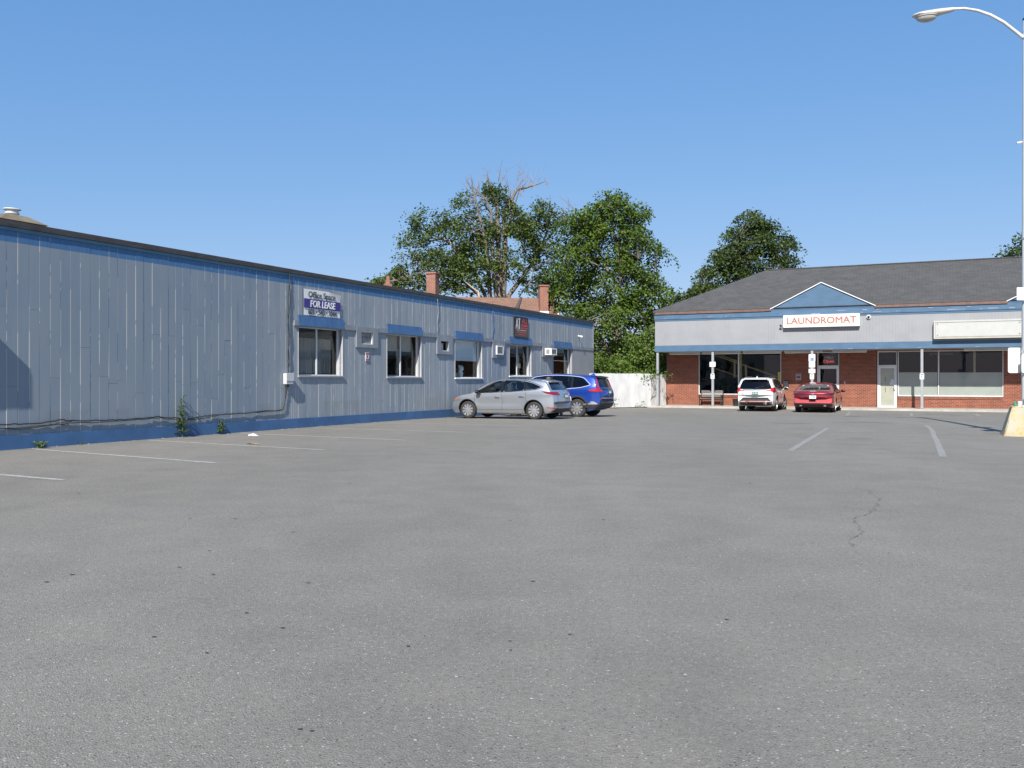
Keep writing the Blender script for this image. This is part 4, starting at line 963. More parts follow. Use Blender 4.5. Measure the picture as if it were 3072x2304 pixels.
fence((7.87,50.06), (9.03,51.72), "short angled white fence panel beside the brick corner", 1.74, 2)

# ------------------------------------------------------------------ lamp post
LBX, LBY = 12.97, 22.25
o = tag(emp("concrete_base", (LBX,LBY,0), FR), "tapered concrete lamp base with worn yellow paint", "concrete base")
mb = MB(); b0, b1 = .56, .34
mb.add([(-b0,-b0,-.05),(b0,-b0,-.05),(b0,b0,-.05),(-b0,b0,-.05),(-b1,-b1,.74),(b1,-b1,.74),(b1,b1,.74),(-b1,b1,.74)], [(0,3,2,1),(4,5,6,7),(0,1,5,4),(1,2,6,5),(2,3,7,6),(3,0,4,7)])
bm = bmesh.new(); me = bpy.data.meshes.new("x"); me.from_pydata(mb.v,[],mb.f); bm.from_mesh(me); bmesh.ops.recalc_face_normals(bm, faces=bm.faces)
bmesh.ops.bevel(bm, geom=list(bm.edges), offset=.03, segments=3, profile=.5, affect='EDGES'); bmesh.ops.subdivide_edges(bm, edges=list(bm.edges), cuts=3, use_grid_fill=True)
for v in bm.verts: v.co += Vector((random.gauss(0,.004),random.gauss(0,.004),random.gauss(0,.004)))
ob("block", MB().bm(bm), M_['yellow'], o, smooth=60); bm.free()
mb = MB()
for x, y in ((-.13,-.13),(.13,-.13),(.13,.13),(-.13,.13)): mb.lathe([(.02,.735),(.02,.80),(.03,.80),(.03,.83),(0,.83)], 8, M=Matrix.Translation((x,y,0)))
ob("anchor_bolt", mb, M_['galv'], o)
LP = tag(emp("lamp_post", (LBX,LBY,.74)), "tall pale lamp post with curved arm and drooping cobra-head lamp", "lamp post")
mb = MB().tube([(0,0,.0),(0,0,4.1),(0,0,9.75)], [.118,.104,.085], 18); ob("pole", mb, M_['galv'], LP, smooth=40)
ob("base_plate", MB().rbox(-.2,.2,-.2,.2,-.0,.035,.008), M_['galv'], LP)
for z in (1.35,4.2,9.25,9.42): ob("band", MB().lathe([(.112 if z<5 else .094,z),(.118 if z<5 else .099,z+.01),(.118 if z<5 else .099,z+.05),(.112 if z<5 else .094,z+.06)], 18), M_['alu'], LP)
ob("pole_cap", MB().ell((0,0,9.75),(.095,.095,.07)), M_['black'], LP, smooth=180)
AD = Vector((-.955,.297,0))
def armp(d, z): return tuple(AD*d+Vector((0,0,z)))
apts = [(.08,9.30),(.28,9.50),(.52,9.74),(.82,9.96),(1.12,10.11),(1.42,10.20),(1.70,10.22)]
ob("arm", MB().tube([armp(d,z) for d,z in apts], [.042,.042,.040,.038,.036,.034,.034], 12), M_['galv'], LP, smooth=40)
ob("bracket", MB().tube([(-.1,.02,6.66),(-.22,.05,6.64)], .03, 6), M_['galv'], LP)
# cobra head
ang = math.atan2(AD.y, AD.x); HM = Matrix.Translation(armp(1.65,10.215)) @ Matrix.Rotation(ang,4,'Z')
secs = [(0,.05,.045,-.05),(.12,.07,.05,-.08),(.3,.10,.05,-.11),(.5,.15,.04,-.15),(.7,.18,.02,-.15),(.85,.165,-.005,-.12),(.96,.11,-.03,-.10),(1.0,.03,-.055,-.08)]
vs = []; n = 16
for x, wv, zt, zb in secs:
    for j in range(n):
        q = 2*math.pi*j/n; zc = (zt+zb)/2; vs.append(HM @ Vector((x, wv*math.cos(q), zc+(zt-zb)/2*math.sin(q))))
fs = [(i*n+j, i*n+(j+1)%n, (i+1)*n+(j+1)%n, (i+1)*n+j) for i in range(len(secs)-1) for j in range(n)]+[tuple(range(n)), tuple((len(secs)-1)*n+j for j in range(n))]
hd = ob("lamp_head", MB().add(vs, fs), M_['lampgrey'], LP, smooth=50)
ob("lens", MB().ell((.66,0,-.135),(.25,.155,.125), M=HM), M_['lens'], hd, smooth=180)
ob("rim", MB().tube([HM @ Vector((.66+.265*math.cos(q/20*6.283), .165*math.sin(q/20*6.283), -.115)) for q in range(21)], .012, 6), M_['lampgrey'], hd)
# signs on the lamp post
def pole_sign(dx, dy, z0, z1, wd, label, lines=(), rz=0.0, r=.03):
    o = tag(emp("pole_sign", (LBX+dx,LBY+dy,(z0+z1)/2), rz), label, "sign", "white signs on the lamp post"); h = (z1-z0)/2; pts = []
    for cx, cz, a0 in ((wd/2-r,h-r,0),(-wd/2+r,h-r,90),(-wd/2+r,-h+r,180),(wd/2-r,-h+r,270)):
        for k in range(4): q = R(a0+k*30); pts.append((cx+r*math.cos(q), cz+r*math.sin(q)))
    ob("plate", MB().prism(pts, -.005, .005), M_['white'], o)
    if lines:
        mb = MB()
        for (x0,x1,a,b) in lines: mb.box(x0,x1,-.0085,-.0055,a,b)
        ob("print", mb, M_['ink'], o)
    ob("strap", MB().tube([(0,.006,0),(0,.03,0)], .02, 6), M_['galv'], o); return o
pole_sign(-.02,-.14,3.40,3.72,.60, "white rectangular sign high on the lamp post beside the roof", dashes(-.13,.2,-.03,.012,11)+dashes(-.16,.2,-.10,.012,12), -.06, .01)
pole_sign(-.20,.13,1.58,2.22,.42, "tall rounded white sign behind the lamp post", (), .1, .05)
pole_sign(.02,-.15,1.58,2.05,.46, "rounded white sign on the front of the lamp post", (), -.05, .05)
# bottles on the base
def base_p(x, y): v = Matrix.Rotation(FR,4,'Z') @ Vector((x,y,0)); return (LBX+v.x, LBY+v.y, .742)
o = tag(emp("green_bottle", base_p(-.27,-.2)), "small green plastic bottle standing at the left of the concrete base", "bottle")
ob("body", MB().lathe([(.036,0),(.04,.01),(.04,.08),(.030,.10),(.014,.125),(.014,.14)], 12), M_['bottleg'], o, smooth=40); ob("label", MB().lathe([(.0412,.03),(.0412,.07)], 12), M_['green'], o)
o = tag(emp("paper_cup", base_p(-.17,-.22)), "white paper cup between the green bottle and the dark bottle", "cup")
ob("cup", MB().lathe([(.036,0),(.048,.11),(.051,.112),(.047,.114)], 14), M_['white'], o, smooth=40); ob("lid", MB().lathe([(.05,.113),(.048,.125),(0,.126)], 14), M_['white'], o)
o = tag(emp("brown_bottle", base_p(-.03,-.24)), "dark bottle with pale label and orange top on the concrete base", "bottle")
ob("body", MB().lathe([(.042,0),(.046,.01),(.046,.15),(.03,.19),(.017,.22),(.017,.27)], 12), M_['bottleb'], o, smooth=40); ob("label", MB().lathe([(.0475,.03),(.0475,.12)], 12), M_['cream'], o); ob("cap", MB().lathe([(.02,.25),(.02,.30),(0,.305)], 12), M_['orange'], o)

# ------------------------------------------------------------------ houses behind
def px3(px, py, Z): return ((px-1536)/2649*Z, Z, 1.4+(1140-py)/2649*Z)
# brown roofed house: ridge runs roughly along x, gable end on the right
HZ = 60.0
HS = tag(emp("roofed_house", (-2.35,HZ,0), R(9)), "old house with brown shingle roof, brick chimney and pale gable behind the long building", "house")
rl, rh, hr, ev = 5.35, 7.02, 3.2, 3.4   # half ridge length, ridge height, half depth, eave height
ob("wall", MB().prism([(-hr,-.2),(hr,-.2),(hr,ev),(0,rh-.12),(-hr,ev)], -rl+.2, rl-.2, M=Matrix.Rotation(R(-90),4,'Z')), M_['housewall'], HS)
t_ = .12; mb = MB()
for s in (-1,1):
    mb.add([(-rl,0,rh),(rl,0,rh),(rl,s*(hr+.35),ev-.4),(-rl,s*(hr+.35),ev-.4),(-rl,0,rh-t_),(rl,0,rh-t_),(rl,s*(hr+.35),ev-.4-t_),(-rl,s*(hr+.35),ev-.4-t_)], [(0,1,2,3),(4,7,6,5),(0,4,5,1),(1,5,6,2),(2,6,7,3),(3,7,4,0)])
rf = ob("roof", mb, M_['shinglebr'], HS); slope_uv(rf)
mb = MB()
for s in (-1,1): mb.add([(rl+.01,0,rh+.04),(rl+.10,0,rh+.04),(rl+.10,s*(hr+.38),ev-.38),(rl+.01,s*(hr+.38),ev-.38),(rl+.01,0,rh-.22),(rl+.10,0,rh-.22),(rl+.10,s*(hr+.38),ev-.64),(rl+.01,s*(hr+.38),ev-.64)], [(0,1,2,3),(4,7,6,5),(0,4,5,1),(1,5,6,2),(2,6,7,3),(3,7,4,0)])
ob("barge_board", mb, M_['white'], HS)
ob("attic_vent", MB().box(rl-.19,rl-.14,-.3,.1,5.2,5.35), M_['ink'], HS)
vb = Vector((2.9,0,rh+.03)); va = Vector((1.75,-1.9,rh-1.9*1.12))
ob("valley", MB().add([(2.95,-.05,rh+.06),(3.08,-.05,rh+.06),(1.90,-2.5,rh-2.5*.99+.06),(1.40,-2.5,rh-2.5*.99+.06),(2.95,-.05,rh-.1),(3.08,-.05,rh-.1),(1.90,-2.5,rh-2.6),(1.40,-2.5,rh-2.6)], [(0,1,2,3),(4,7,6,5),(0,4,5,1),(1,5,6,2),(2,6,7,3),(3,7,4,0)]), M_['roofedge'], rf)
def chimney(par, x, y, z0, z1, wv, dv, flash=True):
    c = ob("chimney", MB().box(x-wv,x+wv,y-dv,y+dv,z0,z1), M_['brickold'], par)
    ob("crown", MB().box(x-wv-.05,x+wv+.05,y-dv-.05,y+dv+.05,z1+.002,z1+.10), M_['brickold'], c)
    if flash: ob("flashing", MB().box(x-wv-.02,x+wv+.02,y-dv-.025,y-dv-.002,z0+.78,z0+.95), M_['white'], c)
    return c
chimney(HS, 4.40, -.85, 5.1, 7.72, .29, .30)
# second house: only its chimney tops the roof line
H2 = tag(emp("chimney_house", (-4.75,50.5,0), R(-18)), "house mostly hidden behind the long building, only its brick chimney showing", "house")
ob("wall", MB().box(-3.2,3.2,-2.6,2.6,-.2,4.2), M_['housewall'], H2)
mb = MB().prism([(-3.5,4.15),(3.5,4.15),(0,5.55)], -2.8, 2.8); r2 = ob("roof", mb, M_['shinglebr'], H2); slope_uv(r2)
chimney(H2, .75, -1.2, 4.9, 7.28, .27, .27, False); ob("flashing", MB().box(.45,1.05,-1.505,-1.475,4.9,6.05), M_['white'], H2)
H3 = tag(emp("spire_house", (-9.35,66,0), R(10)), "small distant house with a thin red-brown chimney, far left of the trees", "house")
ob("wall", MB().box(-3,3,-2.5,2.5,-.2,5.2), M_['housewall'], H3); r3 = ob("roof", MB().prism([(-3.3,5.15),(3.3,5.15),(0,7.4)], -2.7, 2.7), M_['shinglebr'], H3); slope_uv(r3)
c3 = ob("chimney", MB().box(-.30,.30,-2.2,-1.6,6.6,8.35).prism([(-.17,8.351),(.17,8.351),(.09,8.95),(-.09,8.95)],-2.05,-1.75), M_['brickold'], H3)

# ------------------------------------------------------------------ trees
def leaf_cloud(pads, size, rng, droop=.35, up=.9):
    """pads: (x,y,z,rx,rz,n) -> quad leaves in ragged, tilted, drooping clumps"""
    Vv = []
    cz = np.array([p[:3] for p in pads]).mean(0)
    for (x,y,z,rx,rz,n) in pads:
        n = int(n); ph = rng.uniform(0,2*np.pi); el = rng.uniform(.65,1.35)
        th = rng.uniform(0,2*np.pi,n); rr = np.sqrt(rng.uniform(0,1,n))*(1+.30*np.sin(3*th+ph))*rx
        lx = rr*np.cos(th)*el; ly = rr*np.sin(th)/el
        lz = -droop*(rr/rx)**2*rx*.75+rng.normal(0,1,n)*(rz+.10*rx)
        out = np.array([x,y])-cz[:2]; L_ = np.linalg.norm(out)+1e-6; out = out/L_
        tl = rng.uniform(.05,.75)*min(1,L_/1.5); tt = rng.normal(0,.28)
        # tilt so the pad leans down away from the trunk
        ro = lx*out[0]+ly*out[1]; rs = -lx*out[1]+ly*out[0]
        lz = lz-ro*math.tan(tl*.8)+rs*tt
        c = np.stack([x+lx, y+ly, z+lz],1)+rng.normal(0,.05,(n,3))
        nr = rng.normal(0,.70,(n,3)); nr[:,2] += up; nr[:,0] += .55*out[0]*tl+.3*np.cos(th); nr[:,1] += .55*out[1]*tl+.3*np.sin(th)
        nr /= np.linalg.norm(nr,axis=1,keepdims=True)
        a = np.cross(nr, rng.normal(0,1,(n,3))); a /= np.linalg.norm(a,axis=1,keepdims=True)+1e-9; b = np.cross(nr,a)
        s = size*rng.uniform(.6,1.35,n)[:,None]
        q = np.stack([c-a*s*.55, c+b*s*.42-nr*s*.10, c+a*s*.6-nr*s*.18, c-b*s*.42-nr*s*.10],1); Vv.append(q)
    return np.concatenate(Vv).reshape(-1,3)
def leaf_ob(name, V_, m, parent, loc=(0,0,0)):
    n = len(V_)//4; me = bpy.data.meshes.new(name); me.vertices.add(len(V_)); me.vertices.foreach_set("co", V_.astype(np.float32).ravel())
    me.loops.add(n*4); me.loops.foreach_set("vertex_index", np.arange(n*4, dtype=np.int32)); me.polygons.add(n)
    me.polygons.foreach_set("loop_start", np.arange(0,n*4,4, dtype=np.int32)); me.update(calc_edges=True); me.materials.append(m)
    o = bpy.data.objects.new(name, me); COL.objects.link(o); o.parent = parent; o.location = loc; return o
def wob(p, q, n, amp, rr):
    p = Vector(p); q = Vector(q); out = []
    for i in range(n+1):
        t = i/n; e = amp*math.sin(math.pi*t); out.append(p.lerp(q,t)+Vector((rr.gauss(0,e),rr.gauss(0,e),rr.gauss(0,e*.6))))
    return out
def tree(name, base, label, cat, limbs, pads, lm, lsize, seed, twig=.02, group=None, bark='bark', extra=None, droop=.35, up=.9):
    """limbs: list of (pts, r0, r1); pads (x,y,z,rx,rz,n) local to base"""
    rr = random.Random(seed); rng = np.random.default_rng(seed)
    o = tag(emp(name, base), label, cat, group)
    mb = MB(); nodes = []
    for pts, r0, r1 in limbs:
        P = []
        for i in range(len(pts)-1):
            seg = wob(pts[i], pts[i+1], 5, .03*(Vector(pts[i+1])-Vector(pts[i])).length/2, rr); P += seg[:-1] if i < len(pts)-2 else seg
        m = len(P); mb.tube(P, [r0+(r1-r0)*i/(m-1) for i in range(m)], 9); nodes += P[1:]
    NA = np.array([tuple(p) for p in nodes])
    for pd in pads:
        c = np.array(pd[:3]); dlt = NA-c; dd = np.linalg.norm(dlt,axis=1)+np.where(NA[:,2] > c[2]+.3, 3.0, 0); k = int(dd.argmin())
        if dd[k] < 6: mb.tube(wob(nodes[k], pd[:3], 4, .05*dd[k], rr), [twig*2.2,twig*1.8,twig*1.3,twig,twig*.5], 5)
    ob("trunk", mb, M_[bark], o, smooth=60, fix=False)
    if extra: extra(o, rr)
    if pads: leaf_ob("crown", leaf_cloud(pads, lsize, rng, droop, up), lm, o)
    return o
def fill_pads(ells, rng, rx=(.6,1.0), rz=.12, dens=120):
    """ells: (cx,cz,rx,rz,depth,count,cy)"""
    out = []
    for (cx,cz,ax,az,dep,cnt,cy) in ells:
        for _ in range(cnt):
            while True:
                p = rng.uniform(-1,1,3)
                if p@p < 1 and p@p > .12: break
            r = rng.uniform(*rx); out.append((cx+p[0]*ax, cy+p[1]*dep, cz+p[2]*az, r, rz*rng.uniform(.7,1.5), dens*r*r*rng.uniform(.7,1.2)))
    return out
# dense maple: base at (7.2, 60)
rng = np.random.default_rng(11); S = .02265
def dm(px, py): return ((px-1850)*S, (1140-py)*S+1.4)
ell = []
for (px,py,rx,ry,cnt) in [(1838,610,52,44,20),(1905,650,50,50,18),(1780,660,60,60,24),(1722,690,45,60,16),(1850,720,105,70,46),(1930,770,60,70,24),(1740,790,80,80,34),(1850,850,130,80,58),(1950,880,55,70,22),(1720,900,70,80,30),(1850,960,140,80,58),(1965,990,40,70,18),(1760,1040,70,60,24),(1900,1050,80,60,24)]:
    x, z = dm(px,py); ell.append((x,z,rx*S,ry*S,min(3.4,rx*S*1.15+.7),int(cnt*.8),0))
pads = fill_pads(ell, rng, (.45,.95), .11, 280)
lim = [([(0,0,-.3),(.05,.1,3.5),(.15,0,7),(.1,.1,11.5)], .34,.06)]
for (px,py,y) in [(1745,690,-.6),(1905,660,.7),(1690,800,.5),(1960,800,-.6),(1700,900,-1),(1970,900,1),(1760,960,-2),(1930,1000,-2),(1780,800,-2),(1900,780,-1.8),(1830,640,.3),(1880,700,2),(1800,900,2.4)]:
    x, z = dm(px,py); z0 = max(2.2, z-2.6-abs(x)*.5); lim.append(([(.1,0,z0),(x*.5,y*.5,(z+z0)/2+.2),(x,y,z)], .11,.025))
tree("maple_tree", (7.2,60,-.15), "dense dark green maple rising behind the white fence", "tree", lim, pads, M_['leafdense'], .155, 21)
# half-dead maple: base at (-0.7, 66)
S2 = .02492; rng = np.random.default_rng(12)
def hd_(px, py): return ((px-1508)*S2, (1140-py)*S2+1.4)
ell = []
for (px,py,rx,ry,cnt) in [(1290,660,55,38,12),(1375,640,60,38,13),(1430,680,55,55,14),(1240,700,45,40,9),(1330,740,85,55,26),(1430,760,60,60,20),(1220,790,50,50,11),(1330,830,95,45,24),(1180,830,45,28,8),(1150,850,30,16,5),(1420,850,60,40,14),(1490,590,26,60,12),(1535,610,24,28,6),(1525,660,32,60,13),(1465,570,14,26,4),(1620,650,55,50,13),(1600,720,45,60,14),(1660,640,30,40,7),(1640,770,50,50,14),(1560,720,28,50,8),(1500,770,40,40,9),(1610,850,50,30,8),(1650,720,40,50,10),(1395,600,30,22,4),(1500,690,35,45,8),(1390,700,60,50,14),(1300,780,70,40,14),(1380,800,60,40,12),(1470,800,45,40,9),(1250,840,50,25,7),(1460,700,35,50,8),(1560,800,40,45,9),(1580,660,35,40,7)]:
    x, z = hd_(px,py); ell.append((x,z,rx*S2,ry*S2,min(3.2,rx*S2*1.2+.6),cnt,0))
pads = fill_pads(ell, rng, (.40,.90), .10, 215)
def L(*p, y=(0,)):
    out = []; n = len(p)
    for i, (a,b) in enumerate(p):
        x, z = hd_(a,b); out.append((x, y[0]*i/(max(1,n-1)), z))
    return out
lim = [(L((1500,1190),(1498,900),(1496,760),(1490,600),(1468,545),(1462,516)), .30,.02),
       (L((1512,1190),(1508,900),(1515,740),(1512,640),(1550,560),(1600,545),(1640,530),y=(.8,)), .28,.015),
       (L((1520,1150),(1525,880),(1570,820),(1612,760),(1640,690),(1655,600),y=(1.4,)), .24,.02),
       (L((1495,1150),(1490,900),(1480,770),(1476,640),(1460,600),(1400,545),y=(-1.0,)), .22,.015),
       (L((1485,1150),(1470,890),(1462,740),(1440,650),(1420,570),(1415,530),y=(-1.6,)), .20,.015),
       (L((1470,1150),(1455,880),(1420,800),(1350,720),(1280,680),y=(1.4,)), .18,.02),
       (L((1460,900),(1380,830),(1290,810),(1190,840),y=(-1.2,)), .12,.02),
       (L((1515,700),(1535,640),(1560,560),(1585,530),y=(.5,)), .09,.010),
       (L((1512,700),(1530,620),(1525,560),(1510,520),y=(-.5,)), .07,.008),
       (L((1600,760),(1660,690),(1700,640),(1712,596),y=(.5,)), .09,.01),
       (L((1530,1000),(1560,880),(1590,840),(1600,810),y=(-.4,)), .08,.02),
       (L((1476,640),(1440,590),(1436,540),y=(-.6,)), .06,.008), (L((1550,560),(1570,530),(1555,500),y=(.4,)), .04,.006), (L((1600,545),(1580,515),y=(.3,)), .03,.006), (L((1490,600),(1505,560),(1498,520),y=(-.3,)), .04,.006)]
def deadbits(o, rr):
    mb = MB(); tw = MB()
    mb.tube(wob(hd3(1408,802,.2), hd3(1345,715,.2), 6, .05, rr), [.13,.14,.13,.12,.10,.09,.07], 9)
    mb.tube(wob(hd3(1345,715,.2), hd3(1270,690,.4), 5, .05, rr), [.06,.05,.05,.04,.03,.02], 7)
    mb.tube(wob(hd3(1440,880,-2.5), hd3(1447,930,-2.5), 3, .02, rr), [.10,.11,.12,.13], 8)
    mb.tube(wob(hd3(1440,880,-2.5), hd3(1395,845,-2.3), 3, .05, rr), [.06,.05,.04,.03], 6)
    ob("broken_limb", mb, M_['barkpale'], o, smooth=60)
    for (px,py) in [(1462,530),(1415,540),(1400,545),(1436,545),(1640,535),(1600,545),(1585,532),(1510,525),(1555,505),(1498,525),(1712,600),(1690,630),(1460,520),(1430,560),(1560,560),(1570,545),(1540,590),(1420,580),(1655,610),(1530,560)]:
        b = Vector(hd3(px,py,rr.uniform(-1,1)))
        for _ in range(3):
            d = Vector((rr.gauss(0,.55), rr.gauss(0,.5), rr.uniform(.25,1))); e = b+d*rr.uniform(.6,1.25); s = b-Vector((d.x*.3,d.y*.2,.6))
            P = wob(s, e, 4, .07, rr); tw.tube(P, [.016,.013,.010,.008,.005], 4)
            for _ in range(2):
                k = rr.randint(1,3); f = P[k]+Vector((rr.gauss(0,.25),rr.gauss(0,.25),rr.uniform(.1,.5))); tw.tube([P[k],f], [.008,.004], 4)
    ob("bare_twigs", tw, mat("dead_twig", (0.27,0.22,0.19), .9), o, fix=False)
def hd3(px, py, y): x, z = hd_(px,py); return (x,y,z)
tree("half_dead_maple", (-.70,66,-.15), "large half-dead maple with bare upper branches behind the house", "tree", lim, pads, M_['leafdull'], .155, 22, extra=deadbits)
# small reddish dead spray is left out; dark round tree right of centre: base (19.6,79)
S3 = .02982; rng = np.random.default_rng(13)
def rt(px, py): return ((px-2200)*S3, (1140-py)*S3+1.4)
ell = []
for (px,py,rx,ry,cnt) in [(2245,665,55,28,20),(2300,680,28,24,8),(2215,710,50,35,22),(2280,730,60,45,34),(2345,735,35,40,12),(2185,755,40,35,18),(2245,775,75,40,34),(2340,790,50,35,16),(2150,790,28,35,11),(2370,800,25,18,5),(2120,815,30,30,11),(2200,830,60,40,20),(2100,850,30,25,9),(2120,870,45,25,10),(2300,830,60,30,14)]:
    x, z = rt(px,py); ell.append((x,z,rx*S3,ry*S3,min(3.4,rx*S3+.8),cnt,0))
pads = fill_pads(ell, rng, (.5,.95), .12, 190)
lim = []
for pts, a, b in [([(2205,1180),(2208,850),(2215,780),(2240,690)],.32,.05),([(2210,1180),(2215,860),(2250,790),(2290,700)],.26,.04),([(2200,1180),(2200,860),(2165,790),(2140,790)],.22,.04),([(2215,900),(2270,820),(2350,780)],.14,.03),([(2205,950),(2170,860),(2105,840)],.14,.03),([(2208,860),(2222,800),(2205,720)],.14,.03)]:
    lim.append(([(rt(*p)[0], (i*.4)*(1 if a > .2 else -1), rt(*p)[1]) for i, p in enumerate(pts)], a, b))
tree("round_tree", (19.8,79,-.15), "dark round-crowned tree standing behind the dark hip roof", "tree", lim, pads, M_['leafdark'], .18, 23)
# low tree between maple and hip roof, tree at the right edge, far-left low tree
rng = np.random.default_rng(14)
def simple_tree(name, base, label, ells, lm, size, seed, rx=(.5,.9), dens=125, h=3):
    pads = fill_pads(ells, np.random.default_rng(seed), rx, .12, dens)
    lim = [([(0,0,-.3),(.1,.1,h*.5),(0,0,h)], .22,.05)]
    for e in ells[:8]: lim.append(([(0,0,h*.55),(e[0]*.5,e[6]*.5,(h*.6+e[1])*.5),(e[0],e[6],e[1])], .08,.02))
    return tree(name, base, label, "tree", lim, pads, lm, size, seed)
simple_tree("small_tree", (15.0,74,-.15), "small dark tree showing between the dense maple and the hip roof", [(-.3,8.2,1.3,1.0,1.6,16,0),(.9,8.8,1.1,1.0,1.5,14,0),(-1.6,6.8,1.5,1.2,1.5,16,0),(.3,6.6,1.8,1.4,1.8,18,0)], M_['leafdark'], .22, 31, h=6.5)
simple_tree("edge_tree", (45.3,78,-.15), "dark tree just visible past the roof at the right edge", [(0,12.6,1.6,2.0,2,30,0),(-.2,10,2.2,1.8,2,24,0),(1.5,11,2,2.4,2,24,0)], M_['leafdark'], .24, 32, h=10)
simple_tree("low_tree", (-9.7,70,-.15), "low bright tree peeking over the roof edge left of the half-dead maple", [(-.9,8.7,1.0,.9,1.2,13,0),(.7,8.8,1.3,1.2,1.3,17,0),(1.9,7.9,1.5,1.2,1.3,15,0),(0,7.2,2,1.0,1.5,14,0)], M_['leafbush'], .22, 33, h=6.5)
simple_tree("back_tree", (3.3,72,-.15), "dark tree behind the house, between half-dead maple and dense maple", [(-.3,9.3,1.3,1.2,1.5,15,0),(.8,10.6,1.1,1.3,1.5,8,0),(-1.0,7.6,1.6,1.2,1.5,16,0)], M_['leafdark'], .22, 34, h=7.5)
# bush and creeper at the fence
def bush(name, base, label, ells, lm, size, seed, nst=10, dens=230, rx=(.30,.55), cat="bush", droop=.2, up=.4):
    rr = random.Random(seed); pads = fill_pads(ells, np.random.default_rng(seed), rx, .10, dens); o = tag(emp(name, base), label, cat)
    st = MB()
    for _ in range(nst):
        e = rr.choice(ells); st.tube(wob((rr.uniform(-.4,.4),rr.uniform(-.2,.2),-.1), (e[0]+rr.uniform(-.5,.5)*e[2], e[6], e[1]+rr.uniform(0,.6)*e[3]), 5, .06, rr), [.025,.022,.018,.014,.010,.006], 5)
    ob("stem", st, M_['bark'], o, fix=False); leaf_ob("foliage", leaf_cloud(pads, size, np.random.default_rng(seed+1), droop, up), lm, o); return o
bush("tall_bush", (7.9,53.2,-.15), "tall bright green bush rising over the white fence", [(-.3,3.4,.9,.7,.9,26,0),(.5,2.9,1.2,.8,.9,30,0),(-1.0,2.5,1.2,.8,.9,30,0),(.2,4.2,.55,.5,.6,10,0),(1.4,2.4,.8,.8,.8,18,0),(.1,1.6,2.2,.8,.8,30,0),(-.7,3.9,.4,.4,.4,6,0)], M_['leafbush'], .13, 41, 14, droop=.1, up=.2)
bush("side_bush", (5.0,51.6,-.15), "lower leafy bush between the long building's corner and the tall bush", [(0,2.2,1.3,.7,.8,26,0),(-.6,1.6,1.2,.7,.8,20,0),(1.2,2.1,.9,.7,.8,16,0)], M_['leafdense'], .14, 42, 8)
bush("corner_bush", (9.0,54.2,-.15), "dark bush squeezed between the fence panel and the brick corner", [(0,2.3,.8,.9,.8,24,0),(.1,1.5,.8,.7,.8,16,0)], M_['leafdense'], .13, 43, 6)
bush("fence_creeper", (7.45,49.85,-.15), "green creeper spilling over the top of the white fence", [(0,1.82,1.1,.14,.22,16,-.05),(-.75,1.75,.28,.25,.14,9,-.22),(-.72,1.55,.14,.22,.08,5,-.26),(.9,1.84,.7,.16,.25,10,.5)], M_['leafbush'], .10, 44, 4, 260, (.14,.26), "creeper")
bush("fence_weed", (5.55,47.9,-.13), "small weed growing against the foot of the white fence", [(0,.28,.20,.24,.10,5,0)], M_['leafbush'], .08, 45, 4, 200, (.10,.2), "weed")
bush("fence_grass", (7.15,49.35,-.13), "tuft of grass at the foot of the white fence near its corner", [(0,.10,.30,.07,.10,6,0)], M_['leafbush'], .08, 46, 4, 200, (.10,.2), "weed")
# distant greenery closing the gap between the buildings
mbk = fill_pads([(0,2.6,9,2.2,1.5,90,0)], np.random.default_rng(50), (.8,1.4), .3, 90)
o = tag(emp("hedgerow", (9.5,66,-.15)), "dark hedge far behind the fence filling the gap under the trees", "hedge"); leaf_ob("foliage", leaf_cloud(mbk, .25, np.random.default_rng(51)), M_['leafdark'], o)
tag(ob("lawn", MB().box(-30,60,62,160,-.3,-.10), mat("lawn_grass", (0.06,0.10,0.03), .9, var=.3, scale=2)), kind='structure')

